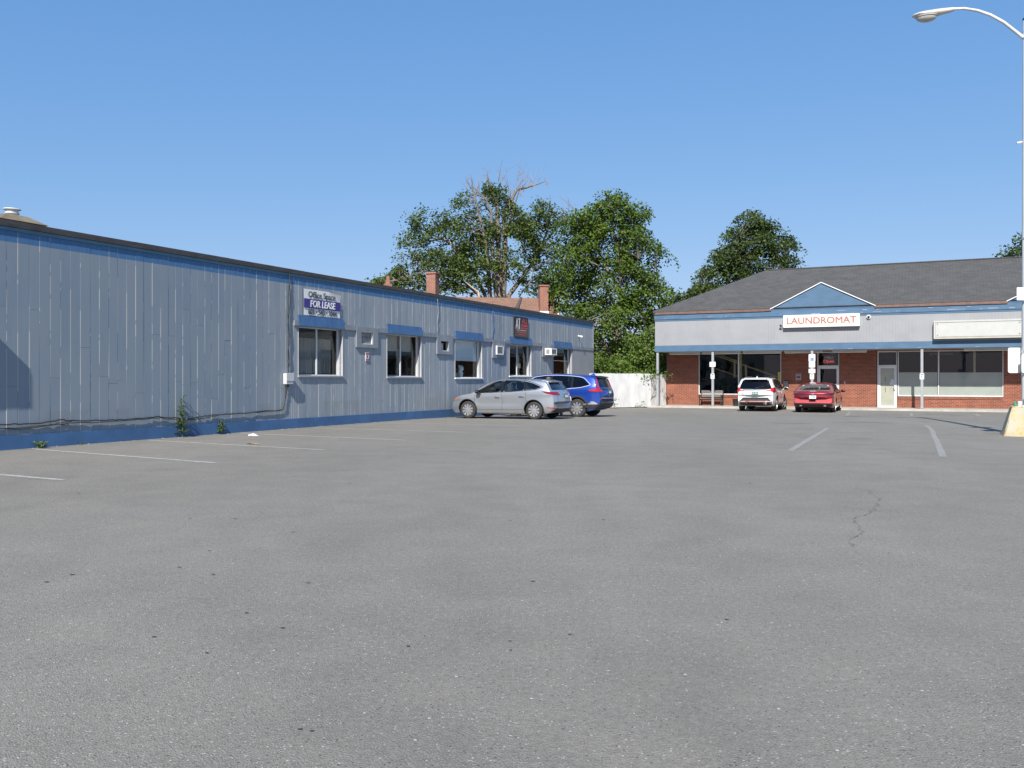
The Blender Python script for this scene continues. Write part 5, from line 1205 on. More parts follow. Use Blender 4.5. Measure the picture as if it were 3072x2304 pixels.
# ------------------------------------------------------------------ cars
def chaikin(P, it=3):
    P = [tuple(p) for p in P]
    for _ in range(it):
        Q = [P[0]]
        for a, b in zip(P[:-1], P[1:]):
            Q += [tuple(.75*x+.25*y for x,y in zip(a,b)), tuple(.25*x+.75*y for x,y in zip(a,b))]
        P = Q+[P[-1]]
    return P
class Car:
    """x forward, y left, z up, origin on the ground at mid wheelbase"""
    def __init__(s, d): s.d = d; s.zt = chaikin(d['zt']); s.zb = chaikin(d['zb']); s.belt = d['belt']; s.x0 = s.zt[0][0]; s.x1 = s.zt[-1][0]
    def W(s, x, z):
        d = s.d; w = d['w']/2
        f = max(0,(x-(s.x1-.95))/.95); r = max(0,((s.x0+.75)-x)/.75)
        w *= 1-d.get('kf',.16)*f**2.2-d.get('kr',.10)*r**2.2
        bz = np.interp(x, [p[0] for p in s.belt], [p[1] for p in s.belt])
        if z > bz: e = z-bz; w -= d.get('tum',.46)*(e-.03*(1-math.exp(-e/.03)))
        if z < .5: w -= .07*((.5-z)/.3)**2
        ax = d['wb']/2; door = math.exp(-(x/1.0)**4)
        w -= .022*math.exp(-((z-.58)/.10)**2)*door
        w += .014*math.exp(-((z-(bz-.11))/.05)**2)
        for a in (-ax, ax): w += d.get('flare',.02)*math.exp(-((x-a)/.36)**4)*math.exp(-((z-.55)/.26)**2)
        return w
    def body(s):
        xs = []; last = None
        for p in s.zt:
            if last is None or math.hypot(p[0]-last[0], p[1]-last[1]) > .028: xs.append(p); last = p
        if xs[-1] != s.zt[-1]: xs.append(s.zt[-1])
        zbx = [p[0] for p in s.zb]; zbz = [p[1] for p in s.zb]
        mb = MB(); K = None
        for (x, zt) in xs:
            zb = float(np.interp(x, zbx, zbz)); zb = min(zb, zt-.12); H = zt-zb
            r = min(.075, H*.22); cw = min(.035, H*.05); ze = zt-cw-r
            half = []
            wb_ = s.W(x, zb+.05)
            half += [(0,zb),(.5*wb_,zb),(wb_-.07,zb),(wb_-.02,zb+.015)]
            for k in range(20): z = zb+.05+(ze-zb-.05)*k/19; half.append((s.W(x,z), z))
            wt = s.W(x, ze); wt2 = min(wt, s.W(x, zt-cw))
            for a in (25,50,72): half.append((wt-(wt-wt2)*.6*math.sin(R(a))-r*(1-math.cos(R(a)))*.9, ze+r*math.sin(R(a))))
            yl = half[-1][0]
            for k in range(1,7): q = 1-k/6; half.append((yl*q, zt-cw*q*q-(0 if k else 0)))
            if K is None: K = len(half)
            ring = half + [(-y,z) for (y,z) in reversed(half[1:-1])]
            fe = max(0,(x-(s.x1-.6))/.6); re = max(0,((s.x0+.55)-x)/.55)
            for (y,z) in ring:
                t = min(1,abs(y)/(s.d['w']/2)); dx = -s.d.get('cf',.22)*fe**1.2*t**2.6 + s.d.get('cr',.16)*re**1.2*t**2.8
                mb.v.append((x+dx, y, z))
        n = 2*K-2; m = len(xs)
        for i in range(m-1):
            for j in range(n): mb.f.append((i*n+j, i*n+(j+1)%n, (i+1)*n+(j+1)%n, (i+1)*n+j)); mb.m.append(0)
        mb.f += [tuple(range(n)), tuple((m-1)*n+j for j in range(n))]; mb.m += [0,0]
        return mb
def clip_poly(poly, cell):
    bm = bmesh.new(); vs = [bm.verts.new((p[0],p[1],0)) for p in poly]; bm.faces.new(vs)
    for ax in (0,1):
        lo = min(p[ax] for p in poly); hi = max(p[ax] for p in poly); k = int((hi-lo)/cell)+1
        for i in range(1,k):
            c = [0,0,0]; c[ax] = lo+(hi-lo)*i/k; n = [0,0,0]; n[ax] = 1
            bmesh.ops.bisect_plane(bm, geom=list(bm.verts)+list(bm.edges)+list(bm.faces), plane_co=c, plane_no=n, dist=1e-5)
    bmesh.ops.triangulate(bm, faces=list(bm.faces)); bm.verts.index_update()
    out = ([tuple(v.co[:2]) for v in bm.verts], [tuple(v.index for v in f.verts) for f in bm.faces], [tuple(v.index for v in e.verts) for e in bm.edges if len(e.link_faces) == 1]); bm.free(); return out
def patch(bvh, poly, ray, off=.004, cell=.07, thick=.012, mbx=None):
    V_, F_, E_ = clip_poly(poly, cell); A = []; B = []
    for (u,v) in V_:
        o, d = ray(u,v); d = d.normalized(); hit, nn, _, _ = bvh.ray_cast(o, d)
        if hit is None: 
            hit = o+d*.8 if not A else Vector(A[-1]); nn = -d
        if nn.dot(d) > 0: nn = -nn
        A.append(hit+nn*off); B.append(hit+nn*(off-thick))
    n = len(A); mb = mbx or MB()
    return mb.add(A+B, F_+[tuple(n+i for i in reversed(f)) for f in F_]+[(a,b,n+b,n+a) for a,b in E_])
def side(sg): return lambda u,v: (Vector((u, sg*1.6, v)), Vector((0,-sg,0)))
def rear(u, v): return Vector((-3.6, u, v)), Vector((1,0,0))
def front(u, v): return Vector((3.6, u, v)), Vector((-1,0,0))
def ribbon_poly(pts, wd):
    """closed band of width wd around an open polyline"""
    L_ = []; R_ = []
    for i, p in enumerate(pts):
        a = Vector(pts[max(i-1,0)]); b = Vector(pts[min(i+1,len(pts)-1)]); d = (b-a).normalized(); n = Vector((-d.y,d.x))*wd/2
        L_.append((p[0]+n.x,p[1]+n.y)); R_.append((p[0]-n.x,p[1]-n.y))
    return L_+R_[::-1]
def surf_line(bvh, pts, ray, r, off=.002, n=6, step=.06, closed=False, mbx=None):
    P = []; q = list(pts)+([pts[0]] if closed else [])
    for a, b in zip(q[:-1], q[1:]):
        k = max(1,int(math.hypot(b[0]-a[0],b[1]-a[1])/step))
        for i in range(k): P.append((a[0]+(b[0]-a[0])*i/k, a[1]+(b[1]-a[1])*i/k))
    P.append(q[-1]); W_ = []
    for (u,v) in P:
        o, d = ray(u,v); h, nn, _, _ = bvh.ray_cast(o, d)
        if h is None: continue
        if nn.dot(d) > 0: nn = -nn
        W_.append(h+nn*off)
    return (mbx or MB()).tube(W_, r, n) if len(W_) > 1 else (mbx or MB())
def boolean(o, cutter):
    md = o.modifiers.new("b", 'BOOLEAN'); md.operation = 'DIFFERENCE'; md.solver = 'EXACT'; md.object = cutter; md.material_mode = 'TRANSFER'; md.use_self = True
    bpy.context.view_layer.update(); me = bpy.data.meshes.new_from_object(o.evaluated_get(bpy.context.evaluated_depsgraph_get()))
    old = o.data; o.modifiers.clear(); o.data = me; bpy.data.meshes.remove(old); bpy.data.objects.remove(cutter)
def rounded(poly, it=2): 
    P = list(poly)
    for _ in range(it):
        Q = []
        for a, b in zip(P, P[1:]+P[:1]):
            Q += [tuple(.89*x+.11*y for x,y in zip(a,b)), tuple(.11*x+.89*y for x,y in zip(a,b))]
        P = Q
    return P
def wheel(car, x, y, r, wd, spokes, sg, steer=0, style='alloy', parent=None):
    o_ = emp("wheel", (x,y,r), steer); o_.parent = parent
    # tyre, axis y ; outer face at sg
    prof = [(r*.66,-wd/2),(r*.86,-wd/2*1.02),(r*.955,-wd*.44),(r*.99,-wd*.34),(r,-wd*.15),(r,wd*.15),(r*.99,wd*.34),(r*.955,wd*.44),(r*.86,wd/2*1.02),(r*.66,wd/2)]
    ob("tyre", MB().lathe(prof, 36, axis='Y', cap=False), M_['rubber'], o_, smooth=40)
    f = sg*wd/2
    mb = MB(); ri = r*.70
    mb.lathe([(ri,f*.92),(ri*1.0,f*.99),(ri*.94,f*1.0),(ri*.92,f*.80)], 36, axis='Y', cap=False)
    for k in range(spokes):
        a = 2*math.pi*k/spokes
        for da in ((-.11,.11) if style == 'split' else (0,)):
            wi, wo = (.022,.036) if style == 'alloy' else ((.020,.020) if style == 'split' else (.018,.046))
            M = Matrix.Rotation(a+da,4,'Y'); y0, y1 = f*.80, f*.97
            vs = [Vector(p) for p in ((-wi,y0,.05),(wi,y0,.05),(wi,y1,.05),(-wi,y1,.05),(-wo,y0,ri*.95),(wo,y0,ri*.95),(wo,y1*.985,ri*.95),(-wo,y1*.985,ri*.95))]
            mb.add([M @ v for v in vs], [(0,1,2,3),(4,7,6,5),(0,4,5,1),(1,5,6,2),(2,6,7,3),(3,7,4,0)])
    mb.lathe([(.075,f*.72),(.075,f*.97),(.06,f*1.0),(0,f*1.01)], 16, axis='Y', cap=False)
    ob("rim", mb, M_['rim'], o_, smooth=35)
    ob("brake_disc", MB().lathe([(ri*.93,f*.35),(ri*.93,f*.45),(0,f*.45)], 24, axis='Y'), M_['black'], o_)
    return o_
def build_car(name, pos, heading, label, paint, d):
    """returns root, bvh of the uncut body"""
    c = Car(d); root = tag(emp(name, pos, heading), label, "car"); bmx = c.body()
    bvh = BVHTree.FromPolygons([Vector(v) for v in bmx.v], bmx.f)
    body = ob("body", bmx, [M_[paint], M_['black']], root, smooth=180)
    ax = d['wb']/2; r = d['r']
    cut = MB()
    for x in (-ax, ax):
        for sg in (-1,1):
            M = Matrix.Translation((x, 0, r+.01)); n = 36; ra = r+d.get('gap',.055)
            vs = []
            for yy in (sg*.52, sg*1.25):
                for k in range(n): q = 2*math.pi*k/n; vs.append((x+ra*math.cos(q), yy, r+.01+ra*math.sin(q)))
            cut.add(vs, [tuple(range(n)), tuple(range(2*n-1,n-1,-1))]+[((k+1)%n,k,n+k,n+(k+1)%n) for k in range(n)])
    boolean(body, ob("cut", cut, M_['black'], root))
    # cabin cavity and window openings
    cut = MB(); cut.prism(d['cavity'], -d['cavw'], d['cavw']); boolean(body, ob("cut", cut, M_['seat'], root))
    cut = MB()
    for w_ in d['side_win']: 
        P = rounded(w_); cut.prism(P, .42, 1.3); cut.prism(P, -1.3, -.42)
    P = rounded(d['rear_win']); M = Matrix.Rotation(R(-90),4,'Z') 
    def xprism(P, x0, x1):
        n = len(P); vs = [(x0,p[0],p[1]) for p in P]+[(x1,p[0],p[1]) for p in P]
        cut.add(vs, [tuple(range(n)), tuple(range(2*n-1,n-1,-1))]+[((i+1)%n,i,n+i,n+(i+1)%n) for i in range(n)])
    xprism(P, -3.2, d['cav_x'][0]); xprism(rounded(d['wind_win']), d['cav_x'][1], 2.2 if d.get('wsx') is None else d['wsx'])
    boolean(body, ob("cut", cut, M_['seat'], root))
    me = body.data; me.polygons.foreach_set("use_smooth", [True]*len(me.polygons)); me.set_sharp_from_angle(angle=R(32))
    for i, w_ in enumerate(d['side_win']):
        for sg in (1,-1):
            gl = ob("side_window", patch(bvh, rounded(w_), side(sg), -.010, .10, .004), M_[d['sglass'][i]], root, smooth=60)
    for P in d['pillars']:
        for sg in (1,-1): ob("pillar_trim", patch(bvh, P, side(sg), .003, .08, .008), M_['blackgloss'], root, smooth=60)
    for w_ in d.get('trim_loops', []):
        for sg in (1,-1): ob("window_trim", surf_line(bvh, rounded(w_), side(sg), .010, .003, closed=True), M_[d.get('trim','black')], root, smooth=180)
    ob("rear_window", patch(bvh, rounded(d['rear_win']), rear, -.008, .10, .004), M_[d['rglass']], root, smooth=60)
    ob("windshield", patch(bvh, rounded(d['wind_win']), front, -.008, .12, .004), M_['carglass'], root, smooth=60)
    for x, st in ((ax, d.get('steer',0)), (-ax, 0)):
        for sg in (1,-1): wheel(c, x, sg*d['track'], r, d.get('tw',.215), d['spokes'], sg, st, d.get('wstyle','alloy'), root)
    # seams, handles, mirrors
    for sg in (1,-1):
        for ln in d['seams']: ob("door_seam", surf_line(bvh, ln, side(sg), .006, -.001, 4), M_['black'], root)
        for (x,z) in d['handles']:
            o_, dd = side(sg)(x,z); h, nn, _, _ = bvh.ray_cast(o_, dd)
            ob("door_handle", MB().rbox(x-.10,x+.10,min(h.y+sg*.010,h.y+sg*.045),max(h.y+sg*.010,h.y+sg*.045),z-.016,z+.016,.008).rbox(x-.09,x-.06,min(h.y-sg*.02,h.y+sg*.02),max(h.y-sg*.02,h.y+sg*.02),z-.012,z+.012,.004).rbox(x+.06,x+.09,min(h.y-sg*.02,h.y+sg*.02),max(h.y-sg*.02,h.y+sg*.02),z-.012,z+.012,.004), M_[d.get('handle',paint)], root, smooth=40)
        mx, mz = d['mirror']; wy = c.W(mx, mz)*sg
        mr = ob("mirror", MB().ell((mx, wy+sg*.15, mz+.06), (.085,.12,.075)).tube([(mx,wy-sg*.03,mz+.0),(mx,wy+sg*.07,mz+.03)], .028, 8), M_[d.get('mirrorm',paint)], root, smooth=180)
        ob("mirror_glass", MB().ell((mx-.075, wy+sg*.15, mz+.06), (.018,.10,.06)), M_['blackgloss'], mr, smooth=180)
    # cabin
    fx = d['seat_x']; fz = d['seat_z']
    for x, ys in ((fx,(-.36,.36)),(fx-.85,(-.4,0,.4))):
        for y in ys:
            wd = .23 if x == fx else .2
            st = ob("seat", MB().rbox(x-.22,x+.25,y-wd,y+wd,fz-.08,fz+.06,.04).rbox(-.07,.07,-wd,wd,0,.58,.05, M=Matrix.Translation((x-.20,y,fz)) @ Matrix.Rotation(R(-18),4,'Y')), M_['seat'], root, smooth=40)
            ob("headrest", MB().rbox(-.05,.05,-.13,.13,.60,.80,.04, M=Matrix.Translation((x-.20,y,fz)) @ Matrix.Rotation(R(-18),4,'Y')), M_['seat'], st, smooth=40)
    ob("dashboard", MB().rbox(fx+.62,fx+1.05,-.62,.62,fz+.12,fz+.36,.05), M_['black'], root, smooth=40)
    mb = MB(); Mx = Matrix.Translation((fx+.50,.36,fz+.36)) @ Matrix.Rotation(R(65),4,'Y')
    mb.tube([Mx @ Vector((.18*math.cos(q/24*6.2832),.18*math.sin(q/24*6.2832),0)) for q in range(25)], .016, 8); mb.tube([Mx @ Vector((-.17,0,0)), Mx @ Vector((.17,0,0))], .018, 6); mb.tube([Mx @ Vector((0,0,0)), Mx @ Vector((0,0,.25))], .03, 6)
    ob("steering_wheel", mb, M_['black'], root, smooth=60)
    ob("inner_mirror", MB().rbox(fx+.62,fx+.66,-.12,.12,d['imz'],d['imz']+.06,.012), M_['black'], root)
    return root, bvh, c
def plate(bvh, root, z, m, w=.305, h=.152, x_hint=None, bars='white'):
    o_, dd = rear(0,z); hit, nn, _, _ = bvh.ray_cast(o_, dd); x = hit.x-.012; til = math.atan2(nn.z, -nn.x)
    Mx = Matrix.Translation((x,0,z)) @ Matrix.Rotation(til,4,'Y')
    p = ob("licence_plate", MB().rbox(-.006,.004,-w/2,w/2,-h/2,h/2,.003,M=Mx), M_[m], root)
    mb = MB(); rr = random.Random(int(z*1000))
    y = -.11
    for k in range(6):
        if k != 3: mb.box(-.0085,-.0062,y,y+.024,-.034,.036,M=Mx)
        y += .038
    mb.box(-.0085,-.0062,-.07,.07,.052,.062,M=Mx)
    ob("print", mb, M_[bars], p); return p
def arch(bvh, root, x, r, r0, r1, sg, m, a0=-12, a1=192, zc=None):
    P = [(x+r1*math.cos(R(a0+(a1-a0)*k/28)), (zc or r)+r1*math.sin(R(a0+(a1-a0)*k/28))) for k in range(29)]+[(x+r0*math.cos(R(a1-(a1-a0)*k/28)), (zc or r)+r0*math.sin(R(a1-(a1-a0)*k/28))) for k in range(29)]
    return ob("wheel_arch_trim", patch(bvh, P, side(sg), .010, .12, .02), M_[m], root, smooth=50)
def corner(x0, y0): return lambda th, z: (Vector((x0, y0, z)), Vector((-math.cos(R(th*100)), math.copysign(math.sin(R(th*100)), y0), 0)))   # th in units of 100 deg: 0 rear, .9 side

# --- silver hatchback
HD = math.atan2(.4306,-.9025)
hx, hy = -.9025, .4306
silver = dict(w=1.775, wb=2.67, r=.325, track=.765, tw=.205, spokes=10, wstyle='cover', belt=[(-2.3,1.02),(-1,.99),(0,.93),(1.2,.87),(2.2,.80)], tum=.50, kf=.17, kr=.09, cf=.26, cr=.24, flare=.022,
    zt=[(-2.255,.66),(-2.235,.78),(-2.19,.92),(-2.14,1.00),(-2.08,1.06),(-1.90,1.23),(-1.76,1.365),(-1.72,1.395),(-1.62,1.415),(-1.3,1.44),(-.8,1.468),(-.3,1.48),(.1,1.468),(.36,1.42),(.64,1.31),(.88,1.165),(1.10,1.02),(1.26,.955),(1.55,.912),(1.85,.85),(2.02,.78),(2.12,.70),(2.18,.60),(2.205,.48)],
    zb=[(-2.255,.46),(-2.18,.33),(-2.0,.25),(-1.7,.19),(1.8,.19),(2.05,.2),(2.15,.24),(2.205,.34)],
    side_win=[[(1.04,.945),(.52,1.235),(.28,1.343),(.02,1.390),(-.04,.975)], [(-.12,.985),(-.08,1.398),(-.5,1.402),(-.88,1.375),(-.98,1.05)], [(-1.02,1.055),(-.92,1.370),(-1.25,1.305),(-1.62,1.165),(-1.40,1.09)]],
    sglass=['carglass','carglass','carglass'], rglass='carglass',
    cavity=[(.85,.70),(.90,1.0),(.48,1.27),(.22,1.375),(-.5,1.41),(-1.3,1.37),(-1.70,1.24),(-1.85,1.06),(-1.75,.70)], cavw=.53, cav_x=(-1.55,.40), wsx=1.08,
    rear_win=[(-.72,1.06),(-.70,1.12),(-.57,1.348),(.57,1.348),(.70,1.12),(.72,1.06)], wind_win=[(-.62,1.03),(-.48,1.36),(.48,1.36),(.62,1.03)],
    pillars=[[(.045,1.40),(-.025,.965),(-.135,.975),(-.105,1.408)],[(-.865,1.382),(-.965,1.04),(-1.035,1.045),(-.935,1.375)]],
    trim_loops=[[(1.08,.93),(.52,1.258),(.27,1.366),(-.3,1.422),(-.9,1.402),(-1.26,1.33),(-1.69,1.165),(-1.40,1.07),(-.5,1.0)]],
    seams=[[(-.07,.93),(-.09,.6),(-.06,.32)],[(1.02,.90),(1.05,.6),(.90,.34)],[(-1.03,.98),(-1.0,.75),(-1.12,.6)],[(-.92,.36),(.95,.34)]], handles=[(.10,.80),(-.86,.83)], handle='chrome',
    mirror=(.86,.93), mirrorm='black', seat_x=.12, seat_z=.56, imz=1.26)
def car_pos(xr, yr, half, track, side_sign=1):
    """centre from the near rear wheel's contact point, nose toward the long wall"""
    cx = xr+track*.4306+half*hx; cy = yr+track*.9025+half*hy; return (cx, cy, g(cx,cy))
SILP = car_pos(.82, 31.5, 1.335, .765)
root, bv, c = build_car("silver_hatchback", SILP, HD, "silver hatchback parked nose to the blue-grey boards", 'silver', silver)
for sg in (1,-1):
    tl = ob("taillight", patch(bv, [(.10,.88),(.16,.985),(.46,.995),(.74,1.015),(.80,1.02),(.64,.94),(.40,.885)], corner(-1.55, sg*.35), .006, .05, .02), M_['taildark'], root, smooth=60)
    ob("clear_strip", patch(bv, [(.12,.90),(.15,.965),(.44,.965),(.44,.90)], corner(-1.55, sg*.35), .010, .05, .015), M_['clear'], tl, smooth=60)
    ob("headlight", patch(bv, [(1.98,.755),(2.12,.66),(2.13,.60),(1.80,.70),(1.68,.78)], side(sg), .006, .06, .02), M_['amber'], root, smooth=60)
    ob("side_marker", patch(bv, [(2.06,.69),(2.10,.63),(1.92,.665)], side(sg), .012, .06, .02), M_['amber'], root, smooth=60)
    ob("reflector", patch(bv, [(.34,.40),(.34,.435),(.62,.455),(.62,.43)], corner(-1.55, sg*.35), .006, .06, .015), M_['tail'], root)
    arch(bv, root, 1.335, .335, .372, .392, sg, 'black', 0, 180); arch(bv, root, -1.335, .335, .372, .392, sg, 'black', 0, 180)
ob("bumper_lower", patch(bv, [(-.80,.30),(-.60,.47),(.60,.47),(.80,.30),(.5,.27),(-.5,.27)], rear, .006, .08, .03), M_['black'], root, smooth=60)
ob("spoiler", MB().add([(-1.52,-.58,1.425),(-1.52,.58,1.425),(-1.86,.53,1.358),(-1.86,-.53,1.358),(-1.52,-.58,1.39),(-1.52,.58,1.39),(-1.86,.53,1.335),(-1.86,-.53,1.335)], [(0,1,2,3),(4,7,6,5),(0,4,5,1),(1,5,6,2),(2,6,7,3),(3,7,4,0)]), M_['silver'], root)
plate(bv, root, .83, 'plateg')
ob("badge", patch(bv, rounded([(-.07,.945),(-.07,.985),(.07,.985),(.07,.945)]), rear, .010, .05, .012), M_['chrome'], root); ob("plate_garnish", patch(bv, [(-.30,.915),(-.30,.93),(.30,.93),(.30,.915)], rear, .010, .08, .012), M_['chrome'], root)
ob("hatch_seam", surf_line(bv, [(-.62,1.03),(-.60,.60),(.60,.60),(.62,1.03)], rear, .007, -.001, 4), M_['black'], root)
ob("wiper", MB().tube([(-2.14,.0,1.06),(-2.08,-.15,1.10),(-2.02,-.38,1.13)], .010, 5), M_['black'], root)
ob("sill_strip", patch(bv, [(-.90,.235),(-.90,.262),(.90,.262),(.90,.235)], side(1), .008, .1, .015), M_['chrome'], root)
ob("white_tag", patch(bv, rounded([(-.66,.62),(-.66,.80),(-.58,.82),(-.56,.62)]), rear, .012, .05, .012), M_['white'], root)
ob("mud_flap", MB().box(-1.74,-1.72,.62,.86,.10,.34).box(-1.74,-1.72,-.86,-.62,.10,.34), M_['black'], root)
ob("blue_cloth", MB().ell((.78,.1,.94),(.14,.2,.06)), M_['hblue'], root, smooth=180)

# --- blue SUV
blue = dict(w=1.866, wb=2.70, r=.365, track=.80, tw=.235, spokes=10, wstyle='split', gap=.05, belt=[(-2.4,1.16),(-1,1.12),(0,1.06),(1.2,1.0),(2.2,.92)], tum=.44, kf=.15, kr=.11, cf=.24, cr=.20, flare=.03,
    zt=[(-2.40,.84),(-2.385,.95),(-2.345,1.05),(-2.30,1.12),(-2.22,1.26),(-2.12,1.45),(-2.06,1.56),(-2.0,1.605),(-1.9,1.625),(-1.5,1.665),(-1.0,1.70),(-.3,1.722),(.1,1.72),(.45,1.685),(.8,1.55),(1.1,1.37),(1.30,1.22),(1.46,1.13),(1.8,1.07),(2.05,1.0),(2.2,.91),(2.265,.80),(2.29,.66)],
    zb=[(-2.40,.60),(-2.36,.46),(-2.2,.36),(-2.0,.28),(-1.7,.22),(1.85,.22),(2.1,.24),(2.22,.30),(2.29,.44)],
    side_win=[[(1.24,1.095),(.80,1.415),(.52,1.560),(.10,1.620),(-.18,1.633),(-.20,1.112)],[(-.27,1.115),(-.25,1.636),(-.6,1.628),(-1.10,1.60),(-1.12,1.15)],[(-1.17,1.155),(-1.15,1.595),(-1.42,1.562),(-1.58,1.515),(-1.86,1.27),(-1.50,1.19)]],
    sglass=['carglass','privacy','privacy'], rglass='privacy',
    cavity=[(1.0,.80),(1.05,1.15),(.72,1.44),(.42,1.58),(-.4,1.655),(-1.3,1.61),(-1.85,1.52),(-2.02,1.30),(-1.95,.80)], cavw=.56, cav_x=(-1.75,.55), wsx=1.26,
    rear_win=[(-.66,1.17),(-.60,1.46),(-.54,1.535),(.54,1.535),(.60,1.46),(.66,1.17)], wind_win=[(-.64,1.23),(-.52,1.60),(.52,1.60),(.64,1.23)],
    pillars=[[(-.16,1.632),(-.185,1.10),(-.285,1.103),(-.26,1.638)],[(-1.085,1.605),(-1.105,1.14),(-1.185,1.145),(-1.165,1.598)]],
    trim_loops=[[(1.31,1.075),(.80,1.44),(.51,1.585),(.08,1.642),(-.45,1.650),(-1.0,1.628),(-1.43,1.585),(-1.61,1.535),(-1.92,1.27),(-1.50,1.165),(-.9,1.11),(0,1.08)]], trim='whiteal',
    seams=[[(-.24,1.08),(-.27,.75),(-.24,.40)],[(1.08,1.04),(1.12,.75),(.98,.42)],[(-1.17,1.12),(-1.12,.88),(-1.14,.80)],[(-.95,.42),(1.0,.40)]], handles=[(-.06,.95),(-.98,1.0)],
    mirror=(.98,1.06), mirrorm='carblue', seat_x=.10, seat_z=.68, imz=1.42)
BLUP = car_pos(2.58, 34.5, 1.35, .80)
BLROOT, bv, c = build_car("blue_suv", BLUP, HD, "blue suv parked beside the silver hatchback, a driver inside", 'carblue', blue); root = BLROOT
for sg in (1,-1):
    tl = ob("taillight", patch(bv, [(.33,1.50),(.395,1.50),(.40,1.19),(.44,1.13),(.70,1.075),(.64,1.035),(.40,1.005),(.20,1.015),(.18,1.045),(.30,1.085),(.33,1.15)], corner(-1.6, sg*.35), .010, .04, .025), M_['tail'], root, smooth=60)
    ob("reverse_light", patch(bv, [(.20,1.02),(.20,1.07),(.34,1.12),(.36,1.03)], corner(-1.6, sg*.35), .015, .04, .015), M_['clear'], tl, smooth=60)
    ob("headlight", patch(bv, [(1.95,.93),(2.17,.86),(2.17,.80),(1.75,.90)], side(sg), .006, .06, .02), M_['clear'], root, smooth=60)
    for x in (-1.35,1.35): arch(bv, root, x, .375, .42, .485, sg, 'black', -22, 202)
    ob("rocker_cladding", patch(bv, [(-.93,.235),(-.90,.36),(.90,.36),(.93,.235)], side(sg), .010, .1, .02), M_['black'], root, smooth=50)
    ob("rear_cladding", patch(bv, [(.02,.36),(.02,.50),(.50,.52),(.86,.50),(.90,.40),(.60,.36)], corner(-1.6, sg*.35), .008, .06, .02), M_['black'], root, smooth=50)
    ob("skid_trim", patch(bv, [(.42,.525),(.42,.56),(.52,.635),(.60,.64),(.66,.56),(.88,.535),(.88,.505)], corner(-1.6, sg*.35), .014, .05, .02), M_['rim'], root, smooth=50)
ob("bumper_lower", patch(bv, [(-.80,.40),(-.80,.64),(-.6,.72),(.6,.72),(.80,.64),(.80,.40),(.4,.34),(-.4,.34)], rear, .010, .08, .03), M_['black'], root, smooth=60)
ob("spoiler", MB().add([(-1.80,-.60,1.632),(-1.80,.60,1.632),(-2.13,.56,1.585),(-2.13,-.56,1.585),(-1.80,-.60,1.60),(-1.80,.60,1.60),(-2.13,.56,1.550),(-2.13,-.56,1.550)], [(0,1,2,3),(4,7,6,5),(0,4,5,1),(1,5,6,2),(2,6,7,3),(3,7,4,0)]), M_['blackgloss'], root)
ob("antenna_fin", MB().add([(-1.52,-.03,1.645),(-1.52,.03,1.645),(-1.78,.035,1.635),(-1.78,-.035,1.635),(-1.74,0,1.725),(-1.70,0,1.725)], [(0,1,2,3),(0,5,1),(1,5,4,2),(2,4,3),(3,4,5,0)]), M_['carblue'], root)
plate(bv, root, .98, 'plateg')
ob("tailgate_garnish", patch(bv, [(-.62,1.075),(-.62,1.12),(.62,1.12),(.62,1.075)], rear, .010, .08, .015), M_['blackgloss'], root, smooth=60)
ob("badge", patch(bv, [(-.05,1.075),(-.05,1.15),(.05,1.15),(.05,1.075)], rear, .016, .05, .012), M_['chrome'], root)
ob("hatch_seam", surf_line(bv, [(-.66,1.12),(-.66,.70),(.66,.70),(.66,1.12)], rear, .007, -.001, 4), M_['black'], root)

